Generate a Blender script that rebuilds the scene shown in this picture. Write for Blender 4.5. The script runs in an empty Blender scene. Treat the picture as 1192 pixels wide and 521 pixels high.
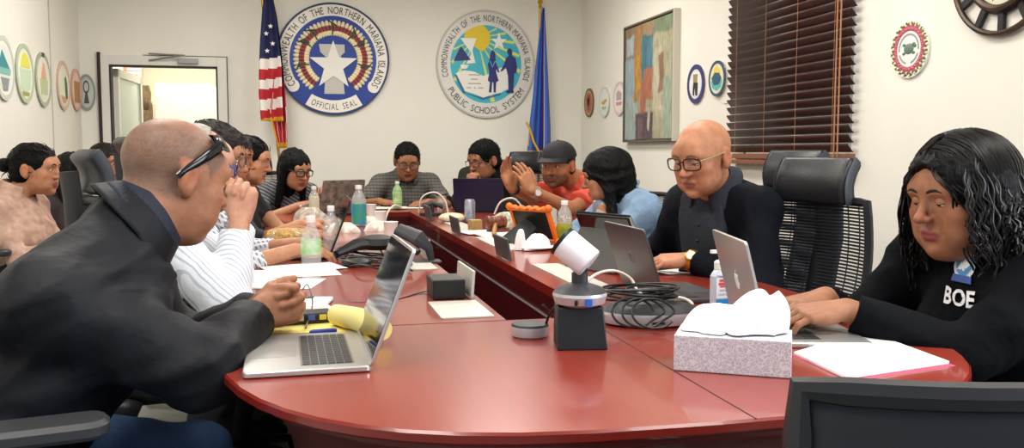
import bpy, bmesh, math, random
import numpy as np
from mathutils import Vector, Matrix
random.seed(7); np.random.seed(7)
SC = bpy.context.scene
COL = SC.collection
PI = math.pi
RESF = 1.0          # body mesh resolution factor

# ------------------------------------------------------------------ camera
F = 1030.0; PSI = math.atan(246 / F); TH = math.atan(82.5 / F); HC = 1.15
cd = bpy.data.cameras.new('camera'); cam = bpy.data.objects.new('camera', cd); COL.objects.link(cam)
cd.sensor_width = 36; cd.lens = 36 * F / 1192; cd.clip_start = .05; cd.clip_end = 60
cam.location = (0, 0, HC); cam.rotation_euler = (PI / 2 - TH, 0, -PSI)
SC.camera = cam

# ------------------------------------------------------------------ light
SC.view_settings.view_transform = 'Standard'; SC.view_settings.look = 'None'
SC.view_settings.gamma = 1; SC.view_settings.use_curve_mapping = False
SC.view_settings.exposure = -0.12
w = bpy.data.worlds.new('daylight'); SC.world = w; w.use_nodes = True
bg = w.node_tree.nodes['Background']; bg.inputs[0].default_value = (.80, .90, 1.0, 1); bg.inputs[1].default_value = 0.75

def area(name, loc, rot, sx, sy, power, col):
    l = bpy.data.lights.new(name, 'AREA'); l.shape = 'RECTANGLE'; l.size = sx; l.size_y = sy
    l.energy = power; l.color = col
    o = bpy.data.objects.new(name, l); COL.objects.link(o); o.location = loc; o.rotation_euler = rot
    return o
CEIL = 2.8
LAMPS = [(-.55, 1.0), (1.35, 1.0), (-.55, 3.5), (1.35, 3.5), (-.55, 6.0), (1.35, 6.0)]
for lx, ly in LAMPS:
    area('ceiling_lamp_light', (lx, ly, CEIL - .075), (0, 0, 0), .56, 1.16, 34, (1.0, .965, .905))
# daylight from the window beside the near right end of the table
area('window_daylight', (2.50, .35, 1.65), (0, math.radians(78), 0), 1.3, 1.5, 60, (.86, .93, 1.0))
# daylight in the next room seen through the door
area('hall_daylight', (-1.2, 9.6, 2.45), (0, 0, 0), 1.2, 1.6, 55, (1.0, .97, .88))

# ------------------------------------------------------------------ helpers
def ray(px, py):
    c, s = math.cos, math.sin
    fw = Vector((s(PSI) * c(TH), c(PSI) * c(TH), -s(TH))); rt = Vector((c(PSI), -s(PSI), 0)); up = rt.cross(fw)
    return fw + rt * ((px - 596) / F) - up * ((py - 260.5) / F)
def atz(px, py, z):
    d = ray(px, py); return Vector((0, 0, HC)) + d * ((z - HC) / d.z)
def aty(px, py, y):
    d = ray(px, py); return Vector((0, 0, HC)) + d * (y / d.y)
def atx(px, py, x):
    d = ray(px, py); return Vector((0, 0, HC)) + d * (x / d.x)

def lin(c):
    if isinstance(c, str):
        c = tuple(int(c[i:i + 2], 16) / 255 for i in (0, 2, 4))
        return tuple(x / 12.92 if x < .04045 else ((x + .055) / 1.055) ** 2.4 for x in c)
    return tuple(c[:3])
MATS = {}
def mat(name, col, rough=.6, metal=0., spec=.5, var=0., scale=20., bump=0., bscale=None, stretch=(1, 1, 1), coat=0., col2=None, trans=0., ior=1.45, emit=None, estr=0., sheen=0., alpha=1.):
    if name in MATS: return MATS[name]
    m = bpy.data.materials.new(name); m.use_nodes = True; nt = m.node_tree; b = nt.nodes['Principled BSDF']
    c = lin(col); b.inputs['Base Color'].default_value = (*c, 1); b.inputs['Roughness'].default_value = rough
    b.inputs['Metallic'].default_value = metal; b.inputs['Specular IOR Level'].default_value = spec
    b.inputs['Coat Weight'].default_value = coat; b.inputs['Transmission Weight'].default_value = trans; b.inputs['IOR'].default_value = ior
    b.inputs['Sheen Weight'].default_value = sheen; b.inputs['Alpha'].default_value = alpha
    if emit: b.inputs['Emission Color'].default_value = (*lin(emit), 1); b.inputs['Emission Strength'].default_value = estr
    tc = nt.nodes.new('ShaderNodeTexCoord'); mp = nt.nodes.new('ShaderNodeMapping'); mp.inputs['Scale'].default_value = stretch
    nt.links.new(tc.outputs['Object'], mp.inputs[0])
    if var or col2:
        n = nt.nodes.new('ShaderNodeTexNoise'); n.inputs['Scale'].default_value = scale; n.inputs['Detail'].default_value = 5
        nt.links.new(mp.outputs[0], n.inputs['Vector'])
        r = nt.nodes.new('ShaderNodeValToRGB'); r.color_ramp.elements[0].position = .32; r.color_ramp.elements[1].position = .68
        d = lin(col2) if col2 else tuple(x * (1 - var) for x in c)
        r.color_ramp.elements[0].color = (*d, 1); r.color_ramp.elements[1].color = (*c, 1)
        nt.links.new(n.outputs[0], r.inputs[0]); nt.links.new(r.outputs[0], b.inputs['Base Color'])
    if bump:
        n = nt.nodes.new('ShaderNodeTexNoise'); n.inputs['Scale'].default_value = bscale or scale; n.inputs['Detail'].default_value = 4
        nt.links.new(mp.outputs[0], n.inputs['Vector'])
        bp = nt.nodes.new('ShaderNodeBump'); bp.inputs['Strength'].default_value = bump; bp.inputs['Distance'].default_value = .01
        nt.links.new(n.outputs[0], bp.inputs['Height']); nt.links.new(bp.outputs[0], b.inputs['Normal'])
    MATS[name] = m
    return m
def stripes(name, c1, c2, scale, rough=.8, vec=(1, 0, 0), width=.5, c3=None, vec2=None, scale2=None):
    """woven stripes or checks: bands across direction vec"""
    if name in MATS: return MATS[name]
    m = mat(name, c1, rough, bump=.25, bscale=60); nt = m.node_tree; b = nt.nodes['Principled BSDF']
    tc = nt.nodes.new('ShaderNodeTexCoord')
    def band(v, s):
        d = nt.nodes.new('ShaderNodeVectorMath'); d.operation = 'DOT_PRODUCT'; d.inputs[1].default_value = v
        nt.links.new(tc.outputs['Object'], d.inputs[0])
        k = nt.nodes.new('ShaderNodeMath'); k.operation = 'MULTIPLY'; k.inputs[1].default_value = s; nt.links.new(d.outputs['Value'], k.inputs[0])
        f = nt.nodes.new('ShaderNodeMath'); f.operation = 'FRACT'; nt.links.new(k.outputs[0], f.inputs[0])
        g = nt.nodes.new('ShaderNodeMath'); g.operation = 'LESS_THAN'; g.inputs[1].default_value = width; nt.links.new(f.outputs[0], g.inputs[0])
        return g
    mx = nt.nodes.new('ShaderNodeMix'); mx.data_type = 'RGBA'
    mx.inputs[6].default_value = (*lin(c1), 1); mx.inputs[7].default_value = (*lin(c2), 1)
    nt.links.new(band(vec, scale).outputs[0], mx.inputs[0]); out = mx.outputs[2]
    if c3:
        m2 = nt.nodes.new('ShaderNodeMix'); m2.data_type = 'RGBA'; m2.inputs[7].default_value = (*lin(c3), 1)
        nt.links.new(out, m2.inputs[6]); nt.links.new(band(vec2, scale2 or scale).outputs[0], m2.inputs[0]); out = m2.outputs[2]
    nt.links.new(out, b.inputs['Base Color'])
    return m

def props(o, label=None, cat=None, group=None, kind=None):
    if label: o['label'] = label
    if cat: o['category'] = cat
    if group: o['group'] = group
    if kind: o['kind'] = kind
    return o
def empty(name, loc, label, cat, group=None):
    o = bpy.data.objects.new(name, None); COL.objects.link(o); o.location = loc; o.empty_display_size = .1
    return props(o, label, cat, group)
def wloc(o):
    v = Vector((0, 0, 0))
    while o: v += o.location; o = o.parent
    return v
def link_mesh(name, V, Fc, mats, parent=None, smooth=True, mi=None, loc=None, angle=None):
    """V in world coordinates; the object's origin goes to loc (or its parent's origin)"""
    me = bpy.data.meshes.new(name); o = bpy.data.objects.new(name, me); COL.objects.link(o)
    off = wloc(parent) if parent else Vector((0, 0, 0))
    if loc is not None: o.location = Vector(loc) - off; off = Vector(loc)
    if parent: o.parent = parent
    V = np.asarray(V, dtype=np.float64).reshape(-1, 3) - np.array(off)
    if isinstance(Fc, np.ndarray):
        nF, k = Fc.shape
        me.vertices.add(len(V)); me.vertices.foreach_set('co', V.ravel().astype(np.float32))
        me.loops.add(nF * k); me.loops.foreach_set('vertex_index', Fc.ravel().astype(np.int32))
        me.polygons.add(nF); me.polygons.foreach_set('loop_start', np.arange(0, nF * k, k, dtype=np.int32))
        me.update(calc_edges=True)
    else:
        me.from_pydata(V.tolist(), [], Fc)
    for m in (mats if isinstance(mats, (list, tuple)) else [mats]): me.materials.append(m)
    if mi is not None: me.polygons.foreach_set('material_index', np.asarray(mi, dtype=np.int32))
    me.polygons.foreach_set('use_smooth', np.full(len(me.polygons), bool(smooth)))
    me.update()
    if smooth and angle: me.set_sharp_from_angle(angle=math.radians(angle))
    return o

def frame(loc=(0, 0, 0), rz=0., rx=0., ry=0.):
    return Matrix.Translation(Vector(loc)) @ Matrix.Rotation(rz, 4, 'Z') @ Matrix.Rotation(rx, 4, 'X') @ Matrix.Rotation(ry, 4, 'Y')
def basis(loc, x, y, z):
    m = Matrix((x, y, z)).transposed().to_4x4(); m.translation = Vector(loc); return m

class MB:
    def __init__(s, M=None): s.V = []; s.F = []; s.I = []; s.M = M or Matrix.Identity(4); s.mi = 0
    def add(s, vs, fs, M=None):
        T = s.M @ M if M is not None else s.M
        n = len(s.V); s.V += [tuple(T @ Vector(v)) for v in vs]; s.F += [[n + i for i in f] for f in fs]; s.I += [s.mi] * len(fs)
        return s
    def box(s, x0, x1, y0, y1, z0, z1, M=None):
        return s.add([(x0, y0, z0), (x1, y0, z0), (x1, y1, z0), (x0, y1, z0), (x0, y0, z1), (x1, y0, z1), (x1, y1, z1), (x0, y1, z1)],
                     [(0, 3, 2, 1), (4, 5, 6, 7), (0, 1, 5, 4), (1, 2, 6, 5), (2, 3, 7, 6), (3, 0, 4, 7)], M)
    def rbox(s, x0, x1, y0, y1, z0, z1, r, M=None, n=5, e=None):
        """box with rounded vertical corners (radius r) and small chamfered rims (e)"""
        pts = []
        for cx, cy, a in ((x1 - r, y1 - r, 0), (x0 + r, y1 - r, 90), (x0 + r, y0 + r, 180), (x1 - r, y0 + r, 270)):
            for i in range(n + 1):
                t = math.radians(a + 90 * i / n); pts.append((cx + r * math.cos(t), cy + r * math.sin(t)))
        return s.prism(pts, z0, z1, M, e)
    def prism(s, pts, z0, z1, M=None, e=None):
        n = len(pts); vs = []; fs = []
        if e:
            cx = sum(p[0] for p in pts) / n; cy = sum(p[1] for p in pts) / n
            def inset(d):
                out = []
                for i in range(n):
                    a, b, c = Vector(pts[i - 1]), Vector(pts[i]), Vector(pts[(i + 1) % n])
                    d1 = (b - a); d2 = (c - b); nn = Vector((d1.y + d2.y, -d1.x - d2.x)); nn = nn.normalized() if nn.length > 1e-9 else nn
                    out.append((b.x - nn.x * d, b.y - nn.y * d))
                return out
            A = inset(e); rings = [(A, z0), (pts, z0 + e), (pts, z1 - e), (A, z1)]
        else: rings = [(pts, z0), (pts, z1)]
        for P, z in rings: vs += [(p[0], p[1], z) for p in P]
        for k in range(len(rings) - 1):
            for i in range(n):
                j = (i + 1) % n; fs.append((k * n + i, k * n + j, k * n + n + j, k * n + n + i))
        fs.append(tuple(range(n - 1, -1, -1))); fs.append(tuple(range((len(rings) - 1) * n, len(rings) * n)))
        return s.add(vs, fs, M)
    def lathe(s, prof, n=32, M=None, cap=True):
        vs = []; fs = []
        for r, z in prof:
            for i in range(n): a = 2 * PI * i / n; vs.append((r * math.cos(a), r * math.sin(a), z))
        for k in range(len(prof) - 1):
            for i in range(n): j = (i + 1) % n; fs.append((k * n + i, k * n + j, k * n + n + j, k * n + n + i))
        if cap: fs.append(tuple(range(n - 1, -1, -1))); fs.append(tuple(range((len(prof) - 1) * n, len(prof) * n)))
        return s.add(vs, fs, M)
    def tube(s, path, r, n=8, M=None, closed=False, flat=None):
        P = [Vector(p) for p in path]; L = len(P); vs = []; fs = []; nrm = None
        for i in range(L):
            a = P[i - 1] if (i > 0 or closed) else P[i]; b = P[(i + 1) % L] if (i < L - 1 or closed) else P[i]
            t = (b - a).normalized()
            if nrm is None:
                nrm = t.orthogonal().normalized()
                if flat is not None: nrm = (Vector(flat) - t * t.dot(Vector(flat))).normalized()
            else:
                nrm = (nrm - t * nrm.dot(t)); nrm = nrm.normalized() if nrm.length > 1e-6 else t.orthogonal().normalized()
            bi = t.cross(nrm); rr = r[i] if isinstance(r, (list, tuple, np.ndarray)) else r
            ra, rb = rr if isinstance(rr, tuple) else (rr, rr)
            for k in range(n):
                a_ = 2 * PI * k / n; vs.append(P[i] + nrm * (ra * math.cos(a_)) + bi * (rb * math.sin(a_)))
        for i in range(L if closed else L - 1):
            j = (i + 1) % L
            for k in range(n): k2 = (k + 1) % n; fs.append((i * n + k, i * n + k2, j * n + k2, j * n + k))
        if not closed: fs.append(tuple(range(n - 1, -1, -1))); fs.append(tuple(range((L - 1) * n, L * n)))
        return s.add(vs, fs, M)
    def sphere(s, c, r, n=20, m=12, M=None):
        r = r if isinstance(r, (tuple, list)) else (r, r, r); vs = [(c[0], c[1], c[2] - r[2])]; fs = []
        for k in range(1, m):
            t = -PI / 2 + PI * k / m
            for i in range(n): a = 2 * PI * i / n; vs.append((c[0] + r[0] * math.cos(t) * math.cos(a), c[1] + r[1] * math.cos(t) * math.sin(a), c[2] + r[2] * math.sin(t)))
        vs.append((c[0], c[1], c[2] + r[2])); N = len(vs) - 1
        for i in range(n):
            j = (i + 1) % n; fs.append((0, 1 + j, 1 + i)); fs.append((N, N - n + i, N - n + j))
            for k in range(m - 2): a = 1 + k * n; fs.append((a + i, a + j, a + n + j, a + n + i))
        return s.add(vs, fs, M)
    def grid(s, fn, nu, nv, M=None, thick=0., wrap=False):
        vs = [fn(i / nu, j / nv) for j in range(nv + 1) for i in range(nu + 1)]; W = nu + 1
        fs = [(j * W + i, j * W + i + 1, (j + 1) * W + i + 1, (j + 1) * W + i) for j in range(nv) for i in range(nu)]
        return s.add(vs, fs, M)
    def obj(s, name, mats, parent=None, smooth=True, angle=35, loc=None, bevel=0., solid=0., sub=0):
        o = link_mesh(name, s.V, s.F, mats, parent, smooth, s.I, loc, angle)
        if solid: d = o.modifiers.new('solid', 'SOLIDIFY'); d.thickness = solid; d.offset = 0
        if bevel: d = o.modifiers.new('bevel', 'BEVEL'); d.width = bevel; d.segments = 2; d.limit_method = 'ANGLE'; d.angle_limit = math.radians(40)
        if sub: d = o.modifiers.new('sub', 'SUBSURF'); d.levels = sub; d.render_levels = sub
        return o
def bez(p0, p1, p2, p3, n=14):
    p0, p1, p2, p3 = map(Vector, (p0, p1, p2, p3))
    return [p0 * (1 - t) ** 3 + p1 * (3 * t * (1 - t) ** 2) + p2 * (3 * t * t * (1 - t)) + p3 * t ** 3 for t in [i / n for i in range(n + 1)]]
def spline(pts, n=8):
    P = [Vector(p) for p in pts]; P = [P[0] * 2 - P[1]] + P + [P[-1] * 2 - P[-2]]; out = []
    for i in range(1, len(P) - 2):
        for k in range(n):
            t = k / n; a, b, c, d = P[i - 1], P[i], P[i + 1], P[i + 2]
            out.append(.5 * ((2 * b) + (c - a) * t + (2 * a - 5 * b + 4 * c - d) * t * t + (3 * b - a - 3 * c + d) * t ** 3))
    out.append(P[-2]); return out
def struct(o): o['kind'] = 'structure'; return o

_glyphs = {}
def glyph(ch, bold=.0):
    key = (ch, bold)
    if key not in _glyphs:
        cu = bpy.data.curves.new('lettering', 'FONT'); cu.body = ch; cu.size = 1; cu.offset = bold; cu.resolution_u = 4
        o = bpy.data.objects.new('lettering', cu); COL.objects.link(o); dg = bpy.context.evaluated_depsgraph_get()
        me = bpy.data.meshes.new_from_object(o.evaluated_get(dg)); vs = [tuple(v.co) for v in me.vertices]; fs = [list(p.vertices) for p in me.polygons]
        bpy.data.objects.remove(o); bpy.data.curves.remove(cu); bpy.data.meshes.remove(me)
        x0 = min([v[0] for v in vs], default=0); x1 = max([v[0] for v in vs], default=.3)
        _glyphs[key] = ([(v[0] - x0, v[1], 0) for v in vs], fs, x1 - x0)
    return _glyphs[key]
def line_text(mb, text, size, x, y, z, M=None, bold=.0, center=True, gap=.09):
    adv = [(glyph(c, bold)[2] if c != ' ' else .26) + gap for c in text]; W = sum(adv) * size
    cx = x - W / 2 if center else x
    for c, a in zip(text, adv):
        if c != ' ':
            vs, fs, _ = glyph(c, bold); mb.add([(cx + v[0] * size, y + v[1] * size, z) for v in vs], fs, M)
        cx += a * size
def arc_text(mb, text, size, R, a0, a1, z, M=None, bold=.0, top=True, sq=1.):
    """letters standing on a circle between angles a0 and a1 (degrees, clockwise when top)"""
    wd = [(glyph(c, bold)[2] if c != ' ' else .42) * sq for c in text]; tot = sum(wd) * size
    span = math.radians(abs(a1 - a0)) * R; gap = (span - tot) / max(1, len(text) - 1); s = 0
    for c, wi in zip(text, wd):
        m = s + wi * size / 2; s += wi * size + gap
        if c == ' ': continue
        ang = math.radians(a0) + (-1 if top else 1) * m / R
        T = Matrix.Translation((R * math.cos(ang), R * math.sin(ang), z)) @ Matrix.Rotation(ang + (-PI / 2 if top else PI / 2), 4, 'Z')
        vs, fs, wg = glyph(c, bold); mb.add([((v[0] - wg / 2) * size * sq, v[1] * size, 0) for v in vs], fs, T if M is None else M @ T)
def circ(r, n=64, cx=0, cy=0, sx=1): return [(cx + sx * r * math.cos(2 * PI * i / n), cy + r * math.sin(2 * PI * i / n)) for i in range(n)]
def star_pts(r, cx=0, cy=0, ri=.4, rot=90): return [(cx + (r if i % 2 == 0 else r * ri) * math.cos(math.radians(rot + 36 * i)), cy + (r if i % 2 == 0 else r * ri) * math.sin(math.radians(rot + 36 * i))) for i in range(10)]
def ringf(mb, r0, r1, z0, z1, n=72, M=None):
    vs = []; fs = []
    for i in range(n):
        c, s_ = math.cos(2 * PI * i / n), math.sin(2 * PI * i / n)
        vs += [(r0 * c, r0 * s_, z0), (r1 * c, r1 * s_, z0), (r1 * c, r1 * s_, z1), (r0 * c, r0 * s_, z1)]
    for i in range(n):
        a, b = 4 * i, 4 * ((i + 1) % n)
        for k in range(4): k2 = (k + 1) % 4; fs.append((a + k, a + k2, b + k2, b + k))
    mb.add(vs, fs, M)
def dup(root, loc, drz=0., **kw):
    """copy a thing with copies of its parts and sub-parts; meshes shared"""
    r = root.copy(); COL.objects.link(r); r.location = loc; r.rotation_euler = (0, 0, drz); props(r, **kw)
    for ch in list(root.children):
        c = ch.copy(); COL.objects.link(c); c.parent = r
        for g in list(ch.children): d = g.copy(); COL.objects.link(d); d.parent = c
    return r

# ------------------------------------------------------------------ room shell
XR, XL, YB = 2.582, -1.752, 8.0
M_wall = mat('white_wall_paint', 'ebe8de', .75, var=.03, scale=3, bump=.03, bscale=180)
M_ceil = mat('ceiling_paint', 'efece2', .9)
M_floor = mat('grey_floor_tile', '8a8a86', .35, var=.15, scale=6)
M_trim = mat('pale_metal_trim', 'd9d8d0', .4)
M_black = mat('black_rubber', '141416', .55)
M_white = mat('white_plastic', 'e9e8e4', .4)
DX0, DX1, DZ = -1.56, -.625, 1.93
b = MB(); b.box(XL - .1, XR + .1, -2.2, 11.2, -.05, 0); struct(b.obj('floor', M_floor, smooth=False))
b = MB(); b.box(XL - .1, XR + .1, -.6, 11.2, CEIL, CEIL + .05); struct(b.obj('ceiling', M_ceil, smooth=False))
b = MB(); b.box(XL - .1, XL, -2.2, YB + .1, 0, CEIL); struct(b.obj('wall_left', M_wall, smooth=False))
b = MB(); b.box(XL, DX0, YB, YB + .1, 0, CEIL); b.box(DX1, XR, YB, YB + .1, 0, CEIL); b.box(DX0, DX1, YB, YB + .1, DZ, CEIL)
struct(b.obj('wall_back', M_wall, smooth=False))
WY0, WY1, WZ0, WZ1 = 3.78, 4.90, 1.12, 2.55       # the window with the blind
b = MB(); b.box(XR, XR + .1, 1.3, WY0, 0, CEIL); b.box(XR, XR + .1, WY1, YB + .1, 0, CEIL)
b.box(XR, XR + .1, WY0, WY1, 0, WZ0); b.box(XR, XR + .1, WY0, WY1, WZ1, CEIL)
b.box(XR, XR + .1, -2.2, -.5, 0, CEIL); b.box(XR, XR + .1, -.5, 1.3, 0, .95); b.box(XR, XR + .1, -.5, 1.3, 2.3, CEIL)
struct(b.obj('wall_right', M_wall, smooth=False))
b = MB()
for x0, x1, y0, y1 in ((XL, XL + .012, -2.2, YB), (XL, DX0 - .05, YB - .012, YB), (DX1 + .05, XR, YB - .012, YB), (XR - .012, XR, -2.2, YB)): b.box(x0, x1, y0, y1, 0, .09)
struct(b.obj('baseboard_back', M_trim, smooth=False))
# panel joints on the left wall
M_joint = mat('panel_joint', 'b9b5aa', .7)
for n, px in ((1, 58), (2, 94)):
    p = atx(px, 60, XL); b = MB(); b.box(XL, XL + .004, p.y - .009, p.y + .009, .09, CEIL); struct(b.obj('trim_%d' % n, M_joint if n == 1 else M_trim, smooth=False))

# window behind the blind
M_glass = mat('glowing_window_glass', '8a8f92', .1, emit='a9a7a2', estr=.25)  # glow in the glass stands for the daylight outside
b = MB(); b.box(XR + .06, XR + .07, WY0, WY1, WZ0, WZ1); wn = struct(b.obj('window_1', M_glass, smooth=False))
b = MB()
for y in (WY0, (WY0 + WY1) / 2, WY1): b.box(XR + .03, XR + .075, y - .025, y + .025, WZ0, WZ1)
b.box(XR + .03, XR + .075, WY0, WY1, WZ0, WZ0 + .05)
b.obj('window_frame', mat('white_window_frame', 'cfcac0', .5), wn, smooth=False)
# brown wooden venetian blind
M_slat = mat('dark_brown_blind_wood', '452a24', .42, var=.25, scale=9, stretch=(1, .3, 4))
M_rail = mat('brown_blind_rail', '8a5a44', .42, var=.2, scale=9, stretch=(1, .3, 4))
M_cord = mat('blind_cord', 'b07c58', .8)
BY0, BY1 = 3.72, 4.955
blind = empty('window_blind', (XR - .05, (BY0 + BY1) / 2, 1.10), 'wide dark brown slatted wooden blind hanging over the window on the right wall', 'blind')
ns = 31; sp = .0455; tl = math.radians(52)
for i in range(ns):
    z = 1.175 + i * sp; b = MB()
    def slat(u, v, z=z):
        s_ = (v - .5) * .05; bow = .003 * (1 - (2 * v - 1) ** 2)
        return (XR - .045 - s_ * math.cos(tl) - bow * math.sin(tl), BY0 + u * (BY1 - BY0), z + s_ * math.sin(tl) - bow * math.cos(tl))
    b.grid(slat, 1, 4); b.obj('slat', M_slat, blind, solid=.003)
b = MB(); b.box(XR - .072, XR - .018, BY0, BY1, 1.088, 1.112); b.box(XR - .075, XR - .016, BY0, BY1, 1.118, 1.148); b.obj('bottom_rail', M_rail, blind, smooth=False, bevel=.003)
for f in (.10, .37, .63, .9):
    b = MB(); y = BY1 - f * (BY1 - BY0); b.tube([(XR - .066, y, 1.15), (XR - .066, y, 2.6)], .0012, 6); b.obj('ladder_cord', M_cord, blind)
b = MB(); b.tube([(XR - .085, BY0 + .045, .95), (XR - .085, BY0 + .045, 2.6)], .004, 6); b.tube([(XR - .085, BY0 + .075, 1.0), (XR - .085, BY0 + .075, 2.6)], .004, 6); b.obj('pull_cord', M_cord, blind)

# second window beside the near end (outside the frame, gives the daylight)
b = MB(); b.box(XR + .03, XR + .07, -.5, 1.3, .95, 1.0); b.box(XR + .03, XR + .07, -.5, 1.3, 2.25, 2.3)
for y in (-.475, .4, 1.275): b.box(XR + .03, XR + .07, y - .025, y + .025, .95, 2.3)
struct(b.obj('window_2', M_trim, smooth=False))
# ceiling troffers
M_diff = mat('lamp_diffuser', 'ffffff', .5, emit='fff4e0', estr=2.5)
first = None
for i, (lx, ly) in enumerate(LAMPS):
    lab = 'recessed white ceiling light over the %s end of the room, %s of the table' % (('near', 'middle', 'far')[i // 2].replace('middle', 'middle'), ('left', 'right')[i % 2])
    t = empty('ceiling_light', (lx, ly, CEIL), lab, 'ceiling light', 'ceiling lights')
    b = MB(); b.box(lx - .31, lx + .31, ly - .61, ly + .61, CEIL - .045, CEIL - .001); b.obj('frame', M_white, t, smooth=False)
    b = MB(); b.box(lx - .28, lx + .28, ly - .58, ly + .58, CEIL - .055, CEIL - .046); b.obj('diffuser', M_diff, t, smooth=False)

# ------------------------------------------------------------------ doorway and the room beyond
M_frame = mat('white_aluminium_frame', 'dedcd4', .35); M_gask = mat('dark_gasket', '2b2522', .6)
b = MB()
b.box(DX0 - .03, DX0 + .035, YB - .03, YB + .1, 0, DZ + .03); b.box(DX1 - .045, DX1 + .03, YB - .03, YB + .1, 0, DZ + .03); b.box(DX0 + .035, DX1 - .045, YB - .03, YB + .1, DZ - .05, DZ + .03)
dr = struct(b.obj('door_1', M_frame, smooth=False, bevel=.003))
b = MB(); b.box(DX0 - .055, DX0 - .032, YB - .032, YB, 0, DZ + .05); b.box(DX0 + .036, DX0 + .05, YB - .032, YB + .05, 0, DZ - .05)
b.box(DX0 + .05, DX1 - .045, YB - .034, YB + .03, DZ - .066, DZ - .051); b.box(DX1 - .058, DX1 - .046, YB - .034, YB + .05, 0, DZ - .05); b.box(DX1 + .031, DX1 + .036, YB - .02, YB, 0, DZ + .035); b.box(DX0 + .3, DX1 + .036, YB - .02, YB, DZ + .031, DZ + .037)
b.obj('door_seal', M_gask, dr, smooth=False)
# the open glazed leaf, hinged on the left and swung into the next room
lf = basis((DX0 + .06, YB + .1, 0), Vector((.06, .998, 0)).normalized(), Vector((-.998, .06, 0)).normalized(), Vector((0, 0, 1)))
b = MB(lf); b.box(0, .06, -.02, .02, .01, DZ - .07); b.box(.80, .86, -.02, .02, .01, DZ - .07); b.box(0, .86, -.02, .02, DZ - .14, DZ - .07); b.box(0, .86, -.02, .02, .01, .15)
leaf = struct(b.obj('door_2', M_frame, smooth=False))
b = MB(lf); b.box(.06, .80, -.004, .004, .15, DZ - .14); b.obj('door_pane', mat('greenish_door_glass', 'c3ccc0', .08, var=.05, scale=2), leaf, smooth=False)
b = MB(); b.tube([(DX0 + .35, YB - .04, DZ - .01), (DX0 + .62, YB - .1, DZ + .03)], .007); b.tube([(DX0 + .35, YB - .05, DZ + .045), (DX0 + .64, YB - .1, DZ + .03)], .007); b.box(DX0 + .58, DX0 + .74, YB - .07, YB - .03, DZ - .03, DZ + .01)
b.obj('door_closer', mat('grey_metal', '8f8f8c', .35, metal=.6), dr)
# next room
M_hall = mat('cream_hall_wall', 'f2ecd8', .8)
b = MB(); b.box(XL - .1, XL, YB + .1, 11.2, 0, CEIL); struct(b.obj('wall_hall_left', M_hall, smooth=False))
b = MB(); b.box(XL - .1, XR + .1, 11.1, 11.2, 0, CEIL); struct(b.obj('wall_hall_back', M_hall, smooth=False))
b = MB(); b.box(.2, .3, YB + .1, 11.1, 0, CEIL); struct(b.obj('wall_hall_right', M_hall, smooth=False))
p0, p1 = aty(181, 97, 10.6), aty(262, 97, 10.6)
b = MB(); b.box(p0.x, p0.x + .62, 10.55, 10.62, 0, p0.z); b.box(p0.x + .62, p0.x + .66, 10.53, 10.64, 0, p0.z - .03)
struct(b.obj('wall_hall_partition', mat('pale_partition_panel', 'd3d6cc', .6, var=.06, scale=2), smooth=False))
b = MB(); b.box(p0.x + .66, p0.x + 1.3, 10.58, 10.62, 0, p0.z - .02); struct(b.obj('trim_3', mat('grey_partition_panel', 'b7bab2', .5, var=.1, scale=2), smooth=False))
hb = empty('hall_window_blind', (XL + .05, 9.6, 1), 'pale slatted blind seen through the open doorway', 'blind')
q0, q1 = aty(147, 75, 9.9), aty(165, 75, 9.9)
b = MB(); 
for i in range(34): b.box(q0.x, q1.x - .01, 9.87, 9.9, 1.0 + i * .037, 1.0 + i * .037 + .024)
b.obj('slat', mat('glowing_blind_slat', 'fff6ea', .5, emit='fff4e6', estr=.5), hb, smooth=False)  # slats glow: daylight on the blind put into their material
b = MB(); b.box(q0.x - .05, q0.x + .01, 9.86, 9.93, .6, 2.4); b.box(q0.x, q1.x - .02, 9.91, 9.93, .6, 2.4); b.obj('backing', mat('brown_blind_shadow', 'a4795f', .6), hb, smooth=False)  # brown sheet and strip stand for the shadow around the slats
q = aty(171, 130, 9.9); c0 = q.x - .055
b = MB()
pf = [(-.055, -.75), (.055, -.75), (.06, .30), (.045, .34), (.05, .42), (.03, .5), (-.03, .5), (-.05, .42), (-.045, .34), (-.06, .30)]
b.prism(pf, 0, .05, basis((q.x, 9.9, 1.35), Vector((1, 0, 0)), Vector((0, 0, 1)), Vector((0, -1, 0))), .008)
cv = b.obj('carved_panel', mat('carved_wood', '7d6748', .6, var=.5, scale=30, bump=.6, bscale=40), smooth=False)
props(cv, 'tall carved wooden panel standing beyond the open doorway', 'carving')
b = MB(basis((q.x, 9.85, 1.35), Vector((1, 0, 0)), Vector((0, 0, 1)), Vector((0, -1, 0))))
for z in (-.3, -.1, .1, .3): b.sphere((0, z, 0), (.03, .06, .02), 12, 8)
b.obj('carved_figure', mat('carved_wood_dark', '5b452e', .6, var=.4, scale=30), cv)

# ------------------------------------------------------------------ wall seals
def wallframe(side, px, py, off=0.):
    if side == 'back':
        p = aty(px, py, YB - off); return basis(p, Vector((1, 0, 0)), Vector((0, 0, 1)), Vector((0, -1, 0)))
    if side == 'right':
        p = atx(px, py, XR - off); return basis(p, Vector((0, -1, 0)), Vector((0, 0, 1)), Vector((-1, 0, 0)))
    p = atx(px, py, XL + off); return basis(p, Vector((0, 1, 0)), Vector((0, 0, 1)), Vector((1, 0, 0)))
def flat(name, color, parent, M, fn, rough=.45, **kw):
    b = MB(M); fn(b); return b.obj(name, mat('paint_' + str(color), color, rough) if isinstance(color, str) else color, parent, smooth=False, **kw)
R = .487
Ms = wallframe('back', 388, 69, .004)
def disc_prof(r, t): return lambda b: b.prism(circ(r, 96), 0, t)
M_cream = mat('seal_cream', 'e9e4d4', .25)
seal = flat('official_seal', 'f1ede2', None, Ms, disc_prof(R * .985, .02), .3); seal.location
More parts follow.
